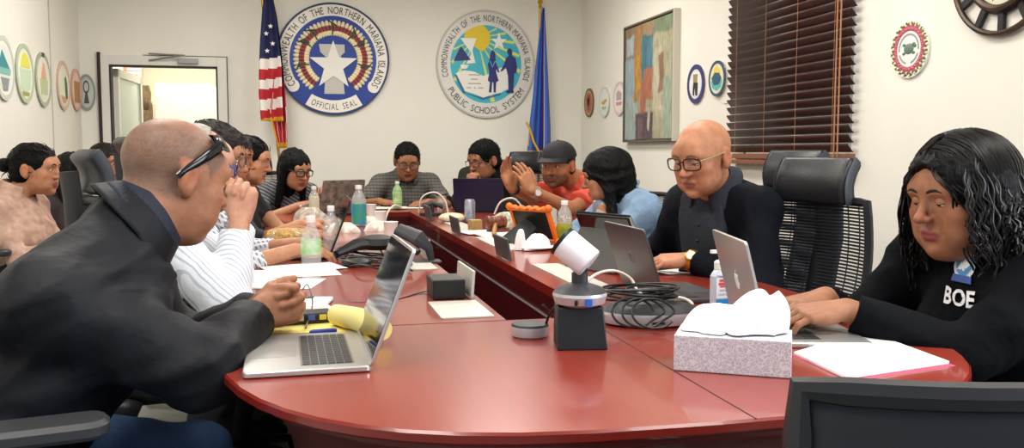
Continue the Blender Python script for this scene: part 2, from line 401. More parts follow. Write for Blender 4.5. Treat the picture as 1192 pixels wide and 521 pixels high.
props(seal, 'large round blue seal with a white star and flower wreath on back wall', 'seal')
def place_origin(o, M):
    T = M.translation.copy(); o.data.transform(Matrix.Translation(-T)); o.location = T; return o
place_origin(seal, Ms)
NV = '173a94'
flat('rim', '26355f', seal, Ms, lambda b: ringf(b, R * .965, R, 0, .024))
flat('blue_field', NV, seal, Ms, disc_prof(R * .765, .0225), .3)
def bl(b):
    for a in (218, 322):
        c = (R * .86 * math.cos(math.radians(a)), R * .86 * math.sin(math.radians(a)))
    pts = [(R * .965 * math.cos(math.radians(t)), R * .965 * math.sin(math.radians(t))) for t in range(214, 327, 4)]
    pts += [(R * .74 * math.cos(math.radians(t)), R * .74 * math.sin(math.radians(t))) for t in range(326, 213, -4)]
    b.prism(pts, .019, .0222)
flat('blue_lower_band', NV, seal, Ms, bl, .3)
for a in (214, 326): flat('band_end', 'f1ede2', seal, Ms, lambda b: b.prism(circ(R * .112, 24, R * .86 * math.cos(math.radians(a)), R * .86 * math.sin(math.radians(a))), .0205, .0228), .3)
def scroll(b):
    pts = [(R * .955 * math.cos(math.radians(t)), R * .955 * math.sin(math.radians(t))) for t in range(238, 303, 4)]
    pts += [(R * .735 * math.cos(math.radians(t)), R * .735 * math.sin(math.radians(t))) for t in range(302, 237, -4)]
    b.prism(pts, .022, .0245)
flat('scroll', 'f1ede2', seal, Ms, scroll, .3)
M_ink = mat('seal_lettering', '2b2620', .5)
b = MB(Ms); arc_text(b, 'COMMONWEALTH OF THE NORTHERN MARIANA ISLANDS', .090, R * .80, 214, -34, .0242, bold=.0, sq=.66); b.obj('lettering', M_ink, seal, smooth=False); b = MB(Ms); arc_text(b, 'OFFICIAL SEAL', .078, R * .905, 243, 297, .0252, bold=.0, top=False, sq=.62); b.obj('lettering', M_ink, seal, smooth=False)
def wreath(part):
    def fn(b):
        for i in range(46):
            a = math.radians(-52 + 284 * i / 45); rr = R * .56
            if part == 'shell':
                for dr_, sz in ((R * .085, .024), (-R * .085, .022)):
                    x, y = (rr + dr_) * math.cos(a), (rr + dr_) * math.sin(a) * .98
                    T = Matrix.Translation((x, y, .024)) @ Matrix.Rotation(a, 4, 'Z'); b.sphere((0, 0, 0), (sz * 1.25, .0165, .010), 10, 6, T)
            elif part == 'bead':
                for dr_ in (.012, -.012): b.sphere(((rr + dr_) * math.cos(a), (rr + dr_) * math.sin(a) * .98, .026), (.0145, .0145, .01), 8, 6)
        if isinstance(part, int):
            for a0 in (part,):
                a = math.radians(a0)
                for d in (-.2, .0, .2):
                    x, y = R * (.57 + d * .3) * math.cos(a), R * (.57 + d * .3) * math.sin(a)
                    T = Matrix.Translation((x, y, .034)) @ Matrix.Rotation(a + d * 3 + .4, 4, 'Z'); b.sphere((0, 0, 0), (.05, .008, .004), 8, 5, T)
    return fn
flat('wreath_shell', 'efe0b4', seal, Ms, wreath('shell')); flat('wreath_bead', 'a8452c', seal, Ms, wreath('bead'))
for a0 in (90, 128, 150, 52, 30, -12, 192): flat('wreath_leaf', '1f4a33', seal, Ms, wreath(a0))
def latte(b):
    b.prism([(x * R, y * R) for x, y in ((-.17, -.62), (.19, -.62), (.13, .12), (-.12, .12))], .022, .029)
    b.prism([(x * R, y * R) for x, y in ((-.25, .26), (-.23, .12), (-.13, .03), (.1, .03), (.2, .12), (.2, .26))], .022, .031)
flat('latte_stone', 'c4c2ba', seal, Ms, latte)
flat('star', 'efece4', seal, Ms, lambda b: b.prism([(x, y * 1.02 - R * .12) for x, y in star_pts(R * .44)], .024, .037), .25)

# public school system seal
Mq = wallframe('back', 565.5, 75, .004); sx = .94
Mq = Mq @ Matrix.Diagonal((sx, 1, 1, 1))
s2 = flat('school_seal', 'dcdad2', None, Mq, disc_prof(R, .016), .3); place_origin(s2, Mq)
props(s2, 'large round pale seal showing a couple, sun and open book on back wall', 'seal')
flat('rim', 'bdbab2', s2, Mq, lambda b: ringf(b, R * .965, R * 1.0, .0, .02))
flat('sky_field', '3fb0c4', s2, Mq, disc_prof(R * .72, .018))
b = MB(Mq); arc_text(b, 'COMMONWEALTH OF THE NORTHERN MARIANA ISLANDS', .084, R * .79, 197, -20, .0205, bold=.0, sq=.60); b.obj('lettering', mat('dark_grey_lettering', '45464a', .5), s2, smooth=False); b = MB(Mq); arc_text(b, 'PUBLIC SCHOOL SYSTEM', .088, R * .92, 212, 328, .0205, bold=.0, top=False, sq=.8); b.obj('lettering', mat('dark_grey_lettering', '45464a'), s2, smooth=False)
sun = (-.18 * R, .48 * R)
def rays(b):
    for a in (-75, -55, -35, -20, -5, 10, 25, 205, 222, 240):
        a = math.radians(a); L = 1.3 * R; best = 0
        for k in range(1, 60):
            l = L * k / 60
            if math.hypot(sun[0] + l * math.cos(a), sun[1] + l * math.sin(a)) > R * .71: break
            best = l
        b.prism([(sun[0], sun[1]), (sun[0] + best * math.cos(a - .035), sun[1] + best * math.sin(a - .035)), (sun[0] + best * math.cos(a + .035), sun[1] + best * math.sin(a + .035))], .0175, .0195)
flat('sun_ray', 'd8dc6a', s2, Mq, rays)
def sunp(b):
    pts = [(sun[0] + .26 * R * math.cos(math.radians(t)), sun[1] + .26 * R * math.sin(math.radians(t))) for t in range(-70, 200, 10)]
    pts = [p if math.hypot(*p) < .72 * R else tuple(Vector(p).normalized() * .72 * R) for p in pts]
    b.prism(pts, .018, .0215)
flat('sun', 'e0c41e', s2, Mq, sunp)
flat('sail', 'eeece4', s2, Mq, lambda b: b.prism([(x * R, y * R) for x, y in ((-.52, .47), (-.2, .47), (-.28, .25), (-.22, .02), (-.4, .0), (-.3, .2))], .018, .023))
flat('canoe', '232a6c', s2, Mq, lambda b: (b.prism([(x * R, y * R) for x, y in ((-.51, .32), (-.66, .05), (-.31, .07))], .018, .0235)))
flat('canoe_hull', 'eeece4', s2, Mq, lambda b: b.prism([(x * R, y * R) for x, y in ((-.52, -.02), (-.35, -.02), (-.4, -.09), (-.5, -.09))], .018, .0225))
flat('star', 'eeece4', s2, Mq, lambda b: b.prism(star_pts(R * .17, .26 * R, .42 * R), .018, .0235))
def book(b):
    b.prism([(x * R, y * R) for x, y in ((-.62, -.18), (-.45, -.12), (-.25, -.14), (-.06, -.22), (.12, -.15), (.3, -.05), (.42, -.08), (.5, -.42), (.3, -.52), (.12, -.56), (-.06, -.62), (-.25, -.55), (-.45, -.5))], .018, .0225)
flat('open_book', 'e8e6de', s2, Mq, book)
flat('book_edge', '2c6f94', s2, Mq, lambda b: (b.prism([(x * R, y * R) for x, y in ((-.64, -.2), (-.6, -.2), (-.42, -.53), (-.47, -.55))], .018, .0235), b.prism([(x * R, y * R) for x, y in ((-.45, -.53), (-.06, -.66), (.3, -.56), (.3, -.53), (-.06, -.62))], .018, .0235)))
b = MB(Mq)
for k, seg in enumerate((((-.36, -.12),), ((-.31, -.18),), ((-.37, -.11),), ((-.4, -.31), (-.25, -.21), (-.17, -.06)))):
    for a0, a1 in seg: b.box(a0 * R, a1 * R, (-.2 - k * .08) * R - .004, (-.2 - k * .08) * R + .004, .0224, .0232)
b.obj('book_lines', mat('pale_grey_lettering', '8f8d88', .5), s2, smooth=False)
def couple(b):
    W = lambda L: [(x * R, y * R) for x, y in L]
    b.prism(W(((.09, .22), (.13, .27), (.18, .22), (.19, .05), (.23, -.05), (.27, -.14), (.24, -.15), (.2, -.08), (.2, -.15), (.25, -.3), (.2, -.33), (.19, -.5), (.2, -.52), (.15, -.52), (.14, -.33), (.12, -.33), (.1, -.52), (.05, -.52), (.07, -.33), (.03, -.3), (.06, -.15), (.03, .0), (.06, .06))), .02, .0255)
    b.prism(W(((.42, .25), (.45, .3), (.5, .3), (.53, .25), (.52, .17), (.6, .12), (.63, -.05), (.61, -.15), (.57, -.15), (.55, -.45), (.56, -.52), (.42, -.53), (.4, -.5), (.45, -.46), (.44, -.2), (.4, -.05), (.33, -.12), (.28, -.13), (.36, .0), (.4, .12), (.46, .17))), .02, .0255)
flat('couple', '262c70', s2, Mq, couple)
flat('lei', '7fb7d0', s2, Mq, lambda b: b.tube([(.08 * R, .06 * R, .026), (.12 * R, -.05 * R, .027), (.18 * R, .06 * R, .026)], .006, 6))

# small seals on the side walls
def small_seal(side, px, py, r, label, board, ring, field, shapes, name='wall_plaque', text=None, ringw=.16, tcol='2c2c34', backing=None):
    M = wallframe(side, px, py)
    o = flat(name, board, None, M, lambda b: b.prism(circ(r, 48), 0, .012)); place_origin(o, M)
    props(o, label, 'plaque', 'small round plaques on the side walls')
    if ring: flat('ring', ring, o, M, lambda b: ringf(b, r * (1 - ringw), r * 1.0, .004, .0145, 48))
    if field: flat('field', field, o, M, lambda b: b.prism(circ(r * (1 - ringw) * .86, 40), 0, .0135))
    for nm, colr, fn in shapes: flat(nm, colr, o, M, lambda b, fn=fn: fn(b, r))
    if text:
        b = MB(M); arc_text(b, text[0], r * .2, r * text[2], 190, -10, .0155); 
        if text[1]: arc_text(b, text[1], r * .2, r * (text[2] + .14), 215, 325, .0155, top=False)
        b.obj('lettering', mat('ink_' + tcol, tcol, .5), o, smooth=False)
    return o
P = lambda pts, z=.0155: (lambda b, r: b.prism([(x * r, y * r) for x, y in pts], .0135, z))
hill = P(((-.6, -.1), (-.3, .25), (0, .05), (.3, .4), (.6, -.1)))
sea = P([(x, y) for x, y in ((-.68, -.1), (.68, -.1), (.5, -.5), (0, -.68), (-.5, -.5))], .0150)
small_seal('left', 2.5, 79, .196, 'round wall plaque with a teal mountain, cut by the left edge of the photo', 'eceae0', 'c9ccc4', 'dfe6e0', [('mountain', '2f8c94', P(((-.6, .0), (-.2, .55), (.1, .3), (.5, .0)))), ('sea', '7fb9b0', P(((-.6, .0), (.6, .0), (.5, -.2), (-.5, -.2)))), ('grid_mark', '8a8f92', P(((-.4, -.3), (.4, -.3), (.2, -.7), (-.2, -.7))))])
small_seal('left', 27, 85.5, .193, 'round wall plaque with a yellow sun, second from left on the left wall', 'e6ead8', 'b9c3a6', 'e4ecdf', [('sun', 'e5e14a', P([(.5 * math.cos(math.radians(t)), .2 + .5 * math.sin(math.radians(t))) for t in range(0, 181, 15)])), ('valley', 'c9dcc0', P(((-.6, .15), (.6, .15), (.5, -.5), (0, -.65), (-.5, -.5)))), ('scroll', 'a7a24e', P(((-.4, -.62), (.4, -.62), (.3, -.75), (-.3, -.75))))])
small_seal('left', 48.6, 92.5, .190, 'round wall plaque with an orange peak over green, left of the panel joint', 'e4e6d6', 'a9b09c', 'e6e3d0', [('peak', 'dca58c', P(((-.35, .0), (-.1, .6), (.1, .6), (.35, 0)))), ('field_green', 'b9c795', P(((-.5, .0), (.5, .0), (.4, -.55), (-.4, -.55)))), ('top_mark', '33382e', P(((-.2, .83), (.2, .83), (.15, .98), (-.15, .98))))])
small_seal('left', 72.3, 99.7, .187, 'round wall plaque with dark green palms, right of the panel joint', 'ecdfd0', 'd7b9a4', 'e9ead2', [('palm', '3f6b3c', P(((.1, .3), (.3, .4), (.5, .1), (.5, -.5), (.2, -.5)))), ('sand', 'd8a87c', P(((-.5, -.4), (.5, -.5), (.2, -.7), (-.2, -.7))))])
small_seal('left', 87.5, 104.5, .170, 'narrow pink plaque with a tan panel near the door', 'e8c3b3', 'e0a994', 'ead2c2', [('panel', 'b98a58', P(((-.55, .4), (.55, .4), (.55, -.6), (-.55, -.6))))])
small_seal('back', 101, 107.6, .15, 'grey plaque in the shaded corner beside the door', 'b9c0ba', '8e9892', 'c3cac4', [('globe', '46565c', lambda b, r: ringf(b, r * .25, r * .36, .0135, .0155, 24, Matrix.Translation((0, r * .3, 0)))), ('stand', '46565c', P(((-.1, .0), (.1, .0), (.3, -.6), (-.3, -.6))))]).scale = (.45, 1, 1)
small_seal('right', 686.8, 119.6, .131, 'small brown and orange round plaque nearest the room corner', 'cfa86a', '6d5f46', 'a9654a', [('totem', '8c3f2e', P(((-.3, .5), (.3, .5), (.35, -.1), (.15, -.5), (-.15, -.5), (-.35, -.1)))), ('glyph', 'd7b25c', P(((-.2, .3), (.2, .3), (.1, -.2), (-.1, -.2))))])
small_seal('right', 704.9, 118.5, .132, 'small white round plaque with a yellow canoe, left of the painting', 'e9e9df', 'd3d5cc', 'e4e9e0', [('canoe', 'c9a544', P(((-.55, .0), (.5, .2), (.55, .05), (.0, -.2), (-.5, -.1)))), ('wave', 'a8b9a4', P(((-.45, -.3), (.45, -.3), (.3, -.5), (-.3, -.5))))])
small_seal('right', 722.3, 114.6, .139, 'small pale pink round plaque touching the painting edge', 'e8e0dc', 'd8c4c0', 'ece6e0', [('house', 'b9a8a8', P(((-.45, .3), (-.1, .5), (.45, .3), (.4, -.1), (-.4, -.1)))), ('ribbon', 'c98f8c', P(((-.5, -.2), (.5, -.2), (.4, -.4), (-.4, -.4))))])
small_seal('right', 811.6, 97.8, .129, 'navy ringed round plaque with a standing figure, right of the painting', 'e2e2e6', '38386e', 'e6e5ea', [('head', '9a8f54', P(((-.25, .5), (.25, .5), (.22, .05), (-.22, .05)))), ('figure', '2b2b30', P(((-.2, .1), (.3, .05), (.25, -.6), (.05, -.6), (-.05, -.1), (-.12, -.6), (-.28, -.55)))), ('paddle', 'cfcac0', P(((-.35, .0), (-.15, .0), (-.15, -.5), (-.3, -.5))))], ringw=.24)
bk = wallframe('right', 846, 98); o_ = flat('wall_plaque', 'e8e6dc', None, bk, lambda b: b.prism(circ(.118, 40), 0, .008)); place_origin(o_, bk); props(o_, 'plain cream round disc behind the teal island plaque by the blind', 'plaque', 'small round plaques on the side walls')
small_seal('right', 838.5, 91.5, .112, 'teal and yellow round plaque with an island, beside the blind', 'd9dccf', '3d5166', 'e7dfae', [('sun', 'e6cf52', P([(.38 * math.cos(math.radians(t)), .3 + .38 * math.sin(math.radians(t))) for t in range(0, 181, 15)])), ('island', '2f5d78', P(((-.6, .05), (-.2, .35), (.3, .3), (.6, .0), (.3, -.35), (-.3, -.35)), .0165)), ('sea', '58b6b4', sea)]).location.x -= .012
r_ = .125
def rag(n, ra, rb, ph=0): return lambda b, r: [b.sphere((r * (ra if i % 2 else rb) * math.cos(2 * PI * i / n + ph), r * (ra if i % 2 else rb) * math.sin(2 * PI * i / n + ph), .013), (.009, .007, .005), 8, 5) for i in range(n)]
small_seal('right', 1061, 57, .124, 'round plaque with a red flower wreath around a grey turtle, left of the clock', 'e9ece0', None, 'ecece4', [('wreath', 'b5475a', lambda b, r: ringf(b, r * .62, r * .84, .012, .0145, 48)), ('wreath_leaf', '55624a', rag(40, .9, .84)), ('wreath_shell', 'e2dcae', rag(40, .84, .92, .08)), ('wreath_bud', 'c2667a', rag(56, .72, .68)), ('inner_ring', '9a9a9e', lambda b, r: [b.box(-.004, .004, -.007, .007, .0135, .0152, Matrix.Rotation(2 * PI * k / 26, 4, 'Z') @ Matrix.Translation((r * .5, 0, 0))) for k in range(26) if k not in (19, 20, 14, 25)]), ('turtle', '5f7a6a', lambda b, r: (b.sphere((0, 0, .0135), (r * .26, r * .19, .006), 14, 8), [b.sphere((sx_ * r * .25, sy_ * r * .15, .0135), (r * .09, r * .06, .004), 8, 6) for sx_ in (-1, 1) for sy_ in (-1, 1)], b.sphere((r * .32, r * .08, .0135), (r * .08, r * .07, .005), 8, 6)))], ringw=.16)

# painting
py0, py1, pz0, pz1 = 5.79, 6.765, 1.235, 2.145
Mp = basis((XR, py1, pz0), Vector((0, -1, 0)), Vector((0, 0, 1)), Vector((-1, 0, 0))); PW, PH = py1 - py0, pz1 - pz0
mp_ = bpy.data.materials.new('abstract_painting'); mp_.use_nodes = True; nt = mp_.node_tree; bs = nt.nodes['Principled BSDF']; bs.inputs['Roughness'].default_value = .5
tc = nt.nodes.new('ShaderNodeTexCoord'); 
def N(t, **k):
    n = nt.nodes.new(t)
    for a, v in k.items(): setattr(n, a, v)
    return n
noi = N('ShaderNodeTexNoise'); noi.inputs['Scale'].default_value = 6; noi.inputs['Detail'].default_value = 8; nt.links.new(tc.outputs['Object'], noi.inputs['Vector'])
cur = None
def rect(x0, x1, y0, y1, colr, wob=.05):
    """paint patch (canvas fractions) with ragged edges"""
    global cur
    sep = N('ShaderNodeSeparateXYZ'); nt.links.new(tc.outputs['Object'], sep.inputs[0])
    def edge(out, lo, hi):
        a = N('ShaderNodeMath', operation='MULTIPLY_ADD'); nt.links.new(noi.outputs[0], a.inputs[0]); a.inputs[1].default_value = wob * 2; a.inputs[2].default_value = -wob
        s_ = N('ShaderNodeMath', operation='ADD'); nt.links.new(out, s_.inputs[0]); nt.links.new(a.outputs[0], s_.inputs[1])
        m1 = N('ShaderNodeMapRange'); m1.inputs[1].default_value = lo - .01; m1.inputs[2].default_value = lo + .01; nt.links.new(s_.outputs[0], m1.inputs[0])
        m2 = N('ShaderNodeMapRange'); m2.inputs[1].default_value = hi + .01; m2.inputs[2].default_value = hi - .01; nt.links.new(s_.outputs[0], m2.inputs[0])
        k = N('ShaderNodeMath', operation='MULTIPLY'); nt.links.new(m1.outputs[0], k.inputs[0]); nt.links.new(m2.outputs[0], k.inputs[1]); return k
    # object space: the painting's own origin is its lower far corner; y runs towards the camera as -y
    ny = N('ShaderNodeMath', operation='MULTIPLY'); nt.links.new(sep.outputs[1], ny.inputs[0]); ny.inputs[1].default_value = -1
    k = N('ShaderNodeMath', operation='MULTIPLY'); nt.links.new(edge(ny.outputs[0], x0 * PW, x1 * PW).outputs[0], k.inputs[0]); nt.links.new(edge(sep.outputs[2], y0 * PH, y1 * PH).outputs[0], k.inputs[1])
    mx = N('ShaderNodeMix', data_type='RGBA'); nt.links.new(k.outputs[0], mx.inputs[0])
    if cur is None: mx.inputs[6].default_value = (*lin('9a967c'), 1)
    else: nt.links.new(cur, mx.inputs[6])
    mx.inputs[7].default_value = (*lin(colr), 1); cur = mx.outputs[2]
for a in ((0, .3, .6, 1.0, '86705a'), (.05, .2, .74, .9, 'a9b3b4'), (0, .28, .0, .45, '9aa8a2'), (0, .22, .38, .72, '8fa2a6'), (.22, .4, .35, .98, 'a57c4e'), (.25, .33, .42, .72, 'b98a2c'),
          (.38, .62, .5, .92, '3f7382'), (.42, .6, .35, .6, 'a5694c'), (.36, .46, .2, .5, '9c5f4a'), (.5, .6, .62, .86, '55808e'), (.6, .98, .1, .9, 'a9a68a'), (.62, .78, .25, .75, 'b9b298'), (.72, .8, .4, .7, '8a6a54'), (.8, .98, .0, .5, '99a48f'),
          (.25, .62, .0, .24, '56414a'), (.3, .4, .0, .2, '6e5a58'), (.5, .55, .1, .28, 'b7b39c'), (.62, .98, .86, 1.0, '7c8a6c'), (.38, .6, .88, 1., 'a58a6a')): rect(*a)
mlt = N('ShaderNodeMix', data_type='RGBA', blend_type='OVERLAY'); mlt.inputs[0].default_value = .65; nt.links.new(cur, mlt.inputs[6])
n2 = N('ShaderNodeTexNoise'); n2.inputs['Scale'].default_value = 22; n2.inputs['Detail'].default_value = 8; mpp = N('ShaderNodeMapping'); mpp.inputs['Scale'].default_value = (1, 1.4, .5); nt.links.new(tc.outputs['Object'], mpp.inputs[0]); nt.links.new(mpp.outputs[0], n2.inputs['Vector'])
nt.links.new(n2.outputs[0], mlt.inputs[7]); nt.links.new(mlt.outputs[2], bs.inputs['Base Color'])
pt = empty('painting', Mp.translation, 'abstract painting of earthy patches in a pale metal frame on right wall', 'painting')
b = MB(Mp); b.box(.02, PW - .02, .02, PH - .02, .01, .038); b.obj('canvas', mp_, pt, smooth=False)
b = MB(Mp); T = .013
for x0, x1, y0, y1 in ((0, PW, 0, T), (0, PW, PH - T, PH), (0, T, 0, PH), (PW - T, PW, 0, PH)): b.box(x0, x1, y0, y1, .012, .05)
b.obj('frame', mat('grey_brown_frame', '5f584a', .4), pt, smooth=False)
b = MB(Mp); b.box(PW - .001, PW + .012, 0, PH, 0, .052); b.box(-.003, PW + .012, PH, PH + .004, 0, .05); b.obj('frame_side', mat('pale_frame_edge', 'cfc9bc', .35), pt, smooth=False)

# clock
pb = atx(1168, 43, XR); RC = .262
Mc = basis((XR, pb.y - .005, pb.z + RC), Vector((0, -1, 0)), Vector((0, 0, 1)), Vector((-1, 0, 0)))
ck = empty('wall_clock', Mc.translation, 'big round wall clock with bronze rim and open bars at the upper right', 'clock')
M_br = mat('aged_bronze', '5a4634', .4, metal=.5, var=.5, scale=14, col2='2e2a28'); M_drk = mat('dark_iron', '262326', .45, metal=.3)
def torus(b, r, t, z): b.tube([(r * math.cos(2 * PI * i / 64), r * math.sin(2 * PI * i / 64), z) for i in range(64)], t, 8, closed=True)
b = MB(Mc); torus(b, RC - .012, .012, .02); b.obj('outer_rim', M_br, ck)
b = MB(Mc); torus(b, RC * .60, .016, .024); b.obj('inner_rim', M_br, ck)
b = MB(Mc); b.prism(circ(RC * .56, 48), .004, .016); b.obj('dial', mat('parchment_dial', 'd9d3bd', .5, var=.1, scale=10), ck, smooth=False)
b = MB(Mc); torus(b, RC * .655, .007, .016); 
b.obj('dark_rim', M_drk, ck)  # thin dark iron ring just outside the inner rim
for i in range(12):
    b = MB(Mc); b.box(RC * .63, RC * .96, -.013, .013, .006, .022, Matrix.Rotation(PI * i / 6, 4, 'Z')); b.obj('hour_bar', M_drk, ck, smooth=False)
b = MB(Mc); line_text(b, 'T O', .05, .0, -RC * .47, .0165, bold=0, gap=.3); b.obj('lettering', M_drk, ck, smooth=False)
b = MB(Mc); b.box(-.006, .006, -.03, .1, .017, .02); b.box(-.004, .004, -.02, .12, .017, .02, Matrix.Rotation(-1.9, 4, 'Z')); b.obj('hand', M_drk, ck, smooth=False)

# ------------------------------------------------------------------ flags
def flag(base_xy, top, name_label, cols, profile, zb, zt, pole_top, seed, pole_lean=0., group=None):
    """a flag hanging in folds from a leaning pole; profile(t) = (left, right) half widths at fraction t down from the top"""
    bx, by = base_xy; root = empty('flag', (bx, by, 0), name_label, 'flag', group)
    ax = lambda z: bx + (top - bx) * z / pole_top
    by += .09; b = MB(); b.tube([(ax(0), by, .03), (ax(pole_top), by, pole_top)], .012, 12); b.obj('pole', mat('gold_pole', 'b08a3c', .3, metal=.7), root)
    b = MB(); b.lathe([(.13, 0), (.13, .025), (.10, .045), (.03, .06), (.02, .09)], 28, frame((bx, by, 0))); b.obj('stand', mat('gold_stand', 'a88440', .35, metal=.7), root)
    b = MB(); b.lathe([(.004, 0), (.02, .012), (.012, .03), (.026, .055), (.018, .08), (.004, .12)], 16, frame((ax(pole_top), by, pole_top))); b.obj('finial', mat('gold_finial', 'd0a440', .3, metal=.6), root)
    return root, ax
M_gold = mat('gold_fringe', 'd9a326', .6, bump=.5, bscale=200)
# stars and stripes
f0 = aty(333, 178, 7.72); fT = aty(311, 1, 7.72)
zt = fT.z + .28
root, ax = flag((f0.x + .03, 7.72), f0.x - .19, 'hanging red, white and blue striped flag with gold fringe left of blue seal', None, None, 0, 0, zt, 1)
M_fr = mat('flag_red', 'b5202c', .75, var=.1); M_fw = mat('flag_white', 'e6e0da', .75); M_fb = mat('flag_navy', '1d2550', .75, var=.1)
zA, zB = zt - .06, aty(320, 139, 7.7).z
def lobe(name, xl, xr, z1, z0, depth, nf, colf, ph, skew=0.):
    """one hanging fold group: xl/xr give its left and right edge at fraction t from the top"""
    nu, nv = 26, 90; b = MB(); V = []
    def pt(u, v):
        z = z1 + (z0 - z1) * v; X = xl(v) + (xr(v) - xl(v)) * u
        y = 7.70 - depth * (.25 + .75 * v) * math.sin(u * PI * nf + ph + v * .6) - .02
        return (X, y, z + skew * (u - .5) * v)
    b.grid(pt, nu, nv); b.I = []
    for j in range(nv):
        for i in range(nu): b.I.append(colf((i + .5) / nu, (j + .5) / nv))
    return b.obj(name, [M_fr, M_fw, M_fb, M_gold], root, angle=80, solid=.002)
lx = [aty(px, 90, 7.7).x for px in (312, 307, 304, 302, 301, 303)]
rx_ = [aty(px, 90, 7.7).x for px in (316, 322, 325, 328, 328, 329)]
ip = lambda L: (lambda t: float(np.interp(t, np.linspace(0, 1, len(L)), L)))
zz = lambda py: aty(315, py, 7.7).z
zt2, zb2 = zz(-18), zz(141)
stripe_edges = [zz(k) for k in (68, 80, 92, 103, 115, 127, 137)]
def colf(u, v):
    z = zt2 + (zb2 - zt2) * v - .03 * (u - .5)
    if z > stripe_edges[0]: return 2
    if z < stripe_edges[-1]: return 3
    k = sum(1 for e in stripe_edges if z < e); return 1 if k % 2 == 1 else 0
fl1 = lobe('flag_cloth', ip(lx), ip(rx_), zt2, zb2, .05, 2.2, colf, .3)
lx2 = [aty(px, 90, 7.7).x for px in (315, 320, 322, 318, 313, 322)]
rx2 = [aty(px, 90, 7.7).x for px in (317, 324, 328, 331, 333, 333)]
def colf2(u, v):
    z = zt2 + (zz(172) - zt2) * v
    if u < .12 and v > .78 or v > .97: return 3
    if z > zz(95): return 2
    return 1 if (u * 5 + v * 2) % 1.6 < .2 else 0
lobe2 = lobe('flag_fold', ip(lx2), ip(rx2), zt2, zz(172), .045, 1.6, colf2, 2.0)
lobe2.location.y += .05
b = MB(); s0 = aty(311, 59, 7.63)
for dx, dz in ((0, 0), (-.005, .14), (.03, .2), (.045, .06)):
    b.prism(star_pts(.022, s0.x + dx, s0.z + dz), 0, .002, basis((0, 7.635, 0), Vector((1, 0, 0)), Vector((0, 0, 1)), Vector((0, -1, 0))))
b.obj('star', M_fw, root, smooth=False)
# blue flag
g0 = aty(629, 178, 7.75); gT = aty(632, 8, 7.75)
root, ax = flag((g0.x, 7.75), gT.x, 'hanging royal blue flag with gold fringe right of school seal', None, None, 0, 0, gT.z, 2)
M_fblue = mat('flag_blue', '3a62b8', .6, var=.15, scale=6); M_fdk = mat('flag_deep_blue', '23307e', .6); M_fpk = mat('flag_embroidery', 'c9a7a0', .7)
def lobeB(name, L, Rr, z1, z0, depth, nf, colf, ph, y=7.72):
    nu, nv = 30, 60; b = MB()
    def pt(u, v):
        X = ip(L)(v) + (ip(Rr)(v) - ip(L)(v)) * u
        return (X, y - depth * (.2 + .8 * v) * math.sin(u * PI * nf + ph), z1 + (z0 - z1) * v)
    b.grid(pt, nu, nv); b.I = [colf((i + .5) / nu, (j + .5) / nv) for j in range(nv) for i in range(nu)]
    return b.obj(name, [M_fblue, M_fdk, M_fpk, M_gold], root, angle=80, solid=.002)
X = lambda L: [aty(px, 90, 7.72).x for px in L]
def cB(u, v):
    if v > .985: return 3
    if u < .05 and .84 < v < .95: return 3
    if .5 < u < .62: return 1
    if .64 < u < .68 and v > .08: return 2
    return 0
lobeB('flag_cloth', X((631, 627, 623, 620, 616, 613)), X((634, 636, 638, 640, 642, 643)), aty(632, 9, 7.72).z, aty(632, 178, 7.72).z, .045, 3.2, cB, .4)
b = MB(); b.tube([(aty(px_, 90, 7.66).x, 7.665, aty(629, py_, 7.66).z) for px_, py_ in ((613, 142), (617, 150), (622, 166), (629, 178))], .010, 8); b.obj('fringe', M_gold, root)

# ------------------------------------------------------------------ conference table
TZ = .75; CX, HW = .60, .79; YN, YF, BE = 1.185, 6.5, 1.1
def outline(d=0., n=28):
    pts = []
    for end, c, sgn in ((0, YN + BE, -1), (1, YF - BE, 1)):
        for i in range(n + 1):
            t = -PI / 2 + PI * i / n
            su, cu = math.sin(t), math.cos(t)
            u = math.copysign(abs(su) ** (2 / 3.1), su) * (HW - d); v = abs(cu) ** (2 / 3.1) * (BE - d)
            pts.append((CX + u, c - v) if end == 0 else (CX - u, c + v))
    return pts
IN = [(.475, 2.045), (.72, 2.045), (.72, 5.85), (.78, 6.02), (.41, 6.02), (.475, 5.85)]
IN = [(.475, 2.045), (.722, 2.045), (.722, 5.75), (.722, 6.02), (.40, 6.02), (.475, 5.75)]
mw = bpy.data.materials.new('cherry_wood_lacquer'); mw.use_nodes = True; nt = mw.node_tree; bs = nt.nodes['Principled BSDF']
bs.inputs['Roughness'].default_value = .285; bs.inputs['Specular IOR Level'].default_value = .35; bs.inputs['Coat Weight'].default_value = .55; bs.inputs['Coat Roughness'].default_value = .08
tcn = N('ShaderNodeTexCoord'); mpn = N('ShaderNodeMapping'); mpn.inputs['Scale'].default_value = (26, 1.3, 26); nn = N('ShaderNodeTexNoise'); nn.inputs['Scale'].default_value = 3; nn.inputs['Detail'].default_value = 3; nn.inputs['Distortion'].default_value = 0
rp = N('ShaderNodeValToRGB'); rp.color_ramp.elements[0].position = .15; rp.color_ramp.elements[0].color = (*lin('852c1f'), 1); rp.color_ramp.elements[1].position = .85; rp.color_ramp.elements[1].color = (*lin('923627'), 1)
for a, c in ((tcn.outputs['Object'], mpn.inputs[0]), (mpn.outputs[0], nn.inputs['Vector']), (nn.outputs[0], rp.inputs[0]), (rp.outputs[0], bs.inputs['Base Color'])): nt.links.new(a, c)
M_wood = mw
M_wood2 = mat('dark_cherry_panel', '4a1013', .3, var=.25, scale=4, stretch=(1, 1, 6), coat=.2)
table = empty('conference_table', (CX, (YN + YF) / 2, 0), 'long glossy cherry conference table with an open centre well', 'table')
